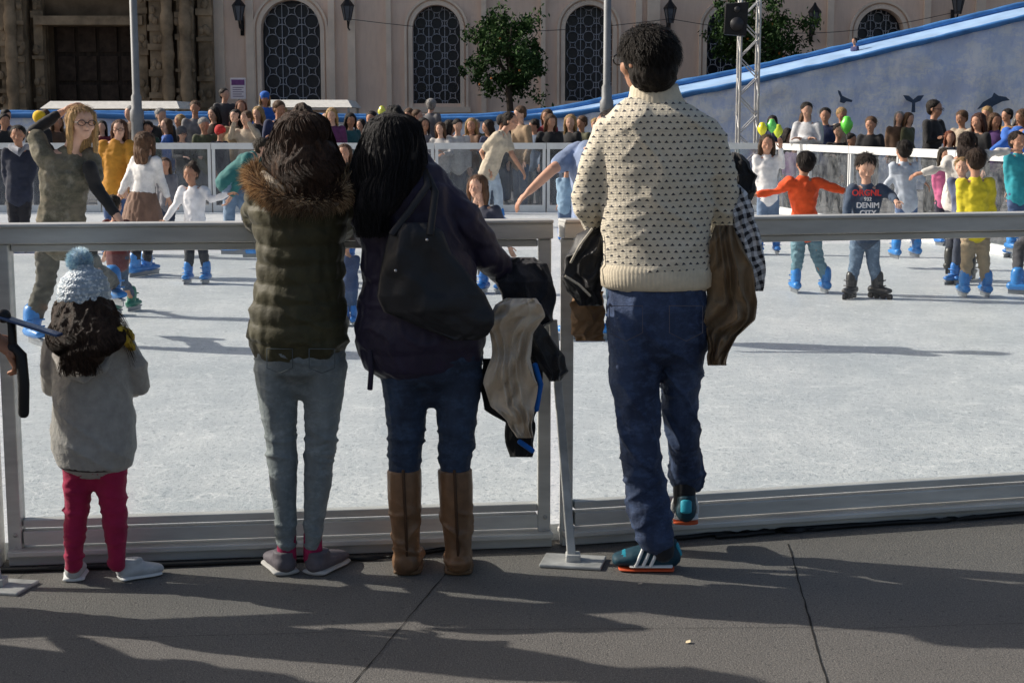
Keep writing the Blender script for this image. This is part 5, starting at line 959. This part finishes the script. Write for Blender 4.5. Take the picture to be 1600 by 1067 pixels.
for px, top, Yc, lab, c, hc, hs, hat in ((350, 136, 30.2, 'man in charcoal shirt standing highest above the left crowd', (.06, .06, .065), BH, 'short', None), (413, 142, 30, 'woman in royal blue jacket and hat raised above the left crowd', (.02, .12, .5), LB, 'mid', (.02, .13, .52)), (672, 152, 30.2, 'grey haired man in grey jacket raised above the middle crowd', (.14, .14, .15), GY, 'short', None), (376, 155, 30, 'woman with reddish hair raised beside the man in charcoal', (.2, .08, .06), (.16, .06, .03), 'long', None)):
    z0 = at(px, top, Yc).z-1.68; crowd(px, top, Yc, lab, c, hc, hs, 160 if px == 672 else 20, 'down', z0=z0, **({'hatc': hat} if hat else {}))
    X_ = at(px, 100, Yc).x; q = MB(); q.box((X_-.35, Yc-.3, .002), (X_+.35, Yc+.3, z0)); tag(q.build('low_step', mat('step_wood', (.1, .08, .06), .8), loc=V(X_, Yc, 0), smooth=False), 'low wooden step under the '+lab.split(' raised')[0].split(' standing')[0], 'step')
cn = [('black', BK), ('navy', NV), ('brown', (.11, .065, .04)), ('dark red', (.2, .02, .03)), ('grey', (.17, .17, .18)), ('olive', (.08, .085, .045)), ('dark teal', (.02, .09, .10)), ('beige', (.38, .31, .23))]
hn = [('black', BH), ('brown', BR), ('blond', LB), ('grey', GY)]
i = 0; used = set()
for px in (15, 72, 105, 205, 222, 275, 330, 412, 445, 488, 560, 640, 748, 800, 850, 932, 1212, 1255, 1318, 1402, 1425, 1540, 1588):
    a_ = cn[(i*3+1) % 8]; b_ = hn[(i*5+i//4) % 4]; hs = ('short', 'long', 'mid')[i % 3]
    lm = ('left of the left lamp post' if px < 213 else 'right of the left lamp post' if px < 400 else 'around the olive jacket woman' if px < 540 else 'around the purple coat woman' if px < 650 else 'before the left orange tree' if px < 860 else 'just left of the tall man' if px < 1000 else 'below the seal painting' if px < 1360 else 'below the whale tail painting' if px < 1480 else 'below the dolphin painting')
    lb = 'rear spectator, %s %s hair, %s coat, %s' % (hs, b_[0], a_[0], lm)
    if lb in used: print('DUP', lb)
    used.add(lb); crowd(px+random.uniform(-6, 6), random.uniform(162, 188), random.uniform(29.5, 32.5), lb, a_[1], b_[1], hs, random.uniform(-80, 80), random.choice(('down', 'cross', 'down')), vox=.032, strands=25); i += 1
zz = at(1336, 58, YS+.9).z-1.0
simple('child in navy jacket on top of the blue rimmed slide', 1336, 58, YS+.9, z0=zz, yaw=-60, kid=True, top=(.03, .04, .12), hair=BH, group='riders on the slide', vox=.03)
for px, py, c, lb, Yb in ((1323, 197, (.18, .85, .10), 'bright green balloon right of the pale jacket man', 25.8), (1206, 198, (.14, .65, .14), 'small green balloon beside the yellow ones', 24), (1191, 203, (.85, .78, .03), 'yellow balloon beside the white sweatshirt girl', 24), (597, 176, (.7, .7, .1), 'lime yellow balloon above the black haired woman', 27), (1216, 206, (.6, .72, .05), 'lime balloon just right of the small green one', 24.4)):
    kk = 1.0 if px == 1323 else .72
    b = at(px, py, Yb); q = MB(); q.tube([b+V(0, 0, -.13*kk), b+V(0, 0, -.09*kk), b+V(0, 0, -.02*kk), b+V(0, 0, .05*kk), b+V(0, 0, .1*kk)], [.012, .06*kk, .1*kk, .105*kk, .07*kk], seg=16); r = q.build('balloon', mat('balloon', c, .25, .05, bst=0, spec=.6), loc=b); tag(r, lb, 'balloon', 'balloons in the crowd')
    q = MB(); q.tube([b+V(0, 0, -.14*kk), b+V(.03, 0, -.4), b+V(0, 0, -.6)], .004, seg=5); q.build('string', mat('string', (.5, .5, .5), .7), r)
finalize()
# ================================================================ LIGHT, CAMERA
az = math.radians(-75); el = math.radians(31); sd = V(math.sin(az)*math.cos(el), math.cos(az)*math.cos(el), math.sin(el))
L = D.lights.new('sun', 'SUN'); L.energy = 5.0; L.angle = math.radians(.5); L.color = (1, .93, .83); lo = D.objects.new('sun', L); COL.objects.link(lo); lo.rotation_euler = (-sd).to_track_quat('-Z', 'Y').to_euler()
w = D.worlds.new('World'); SC.world = w; w.use_nodes = True; t = w.node_tree; bg = t.nodes['Background']; sk = t.nodes.new('ShaderNodeTexSky'); sk.sky_type = 'NISHITA'; sk.sun_disc = False; sk.sun_elevation = el; sk.sun_rotation = az % (2*math.pi); sk.dust_density = 4; sk.ozone_density = .8; t.links.new(sk.outputs[0], bg.inputs[0]); bg.inputs[1].default_value = .105
cam = D.cameras.new('camera'); cam.lens = 54; cam.sensor_width = 36; cam.clip_end = 2000; cam.clip_start = .05
co = D.objects.new('camera', cam); COL.objects.link(co); co.location = (0, 0, H); co.rotation_euler = (math.pi/2-PIT, 0, 0); SC.camera = co
SC.view_settings.view_transform = 'Standard'; SC.view_settings.look = 'None'; SC.view_settings.exposure = 0
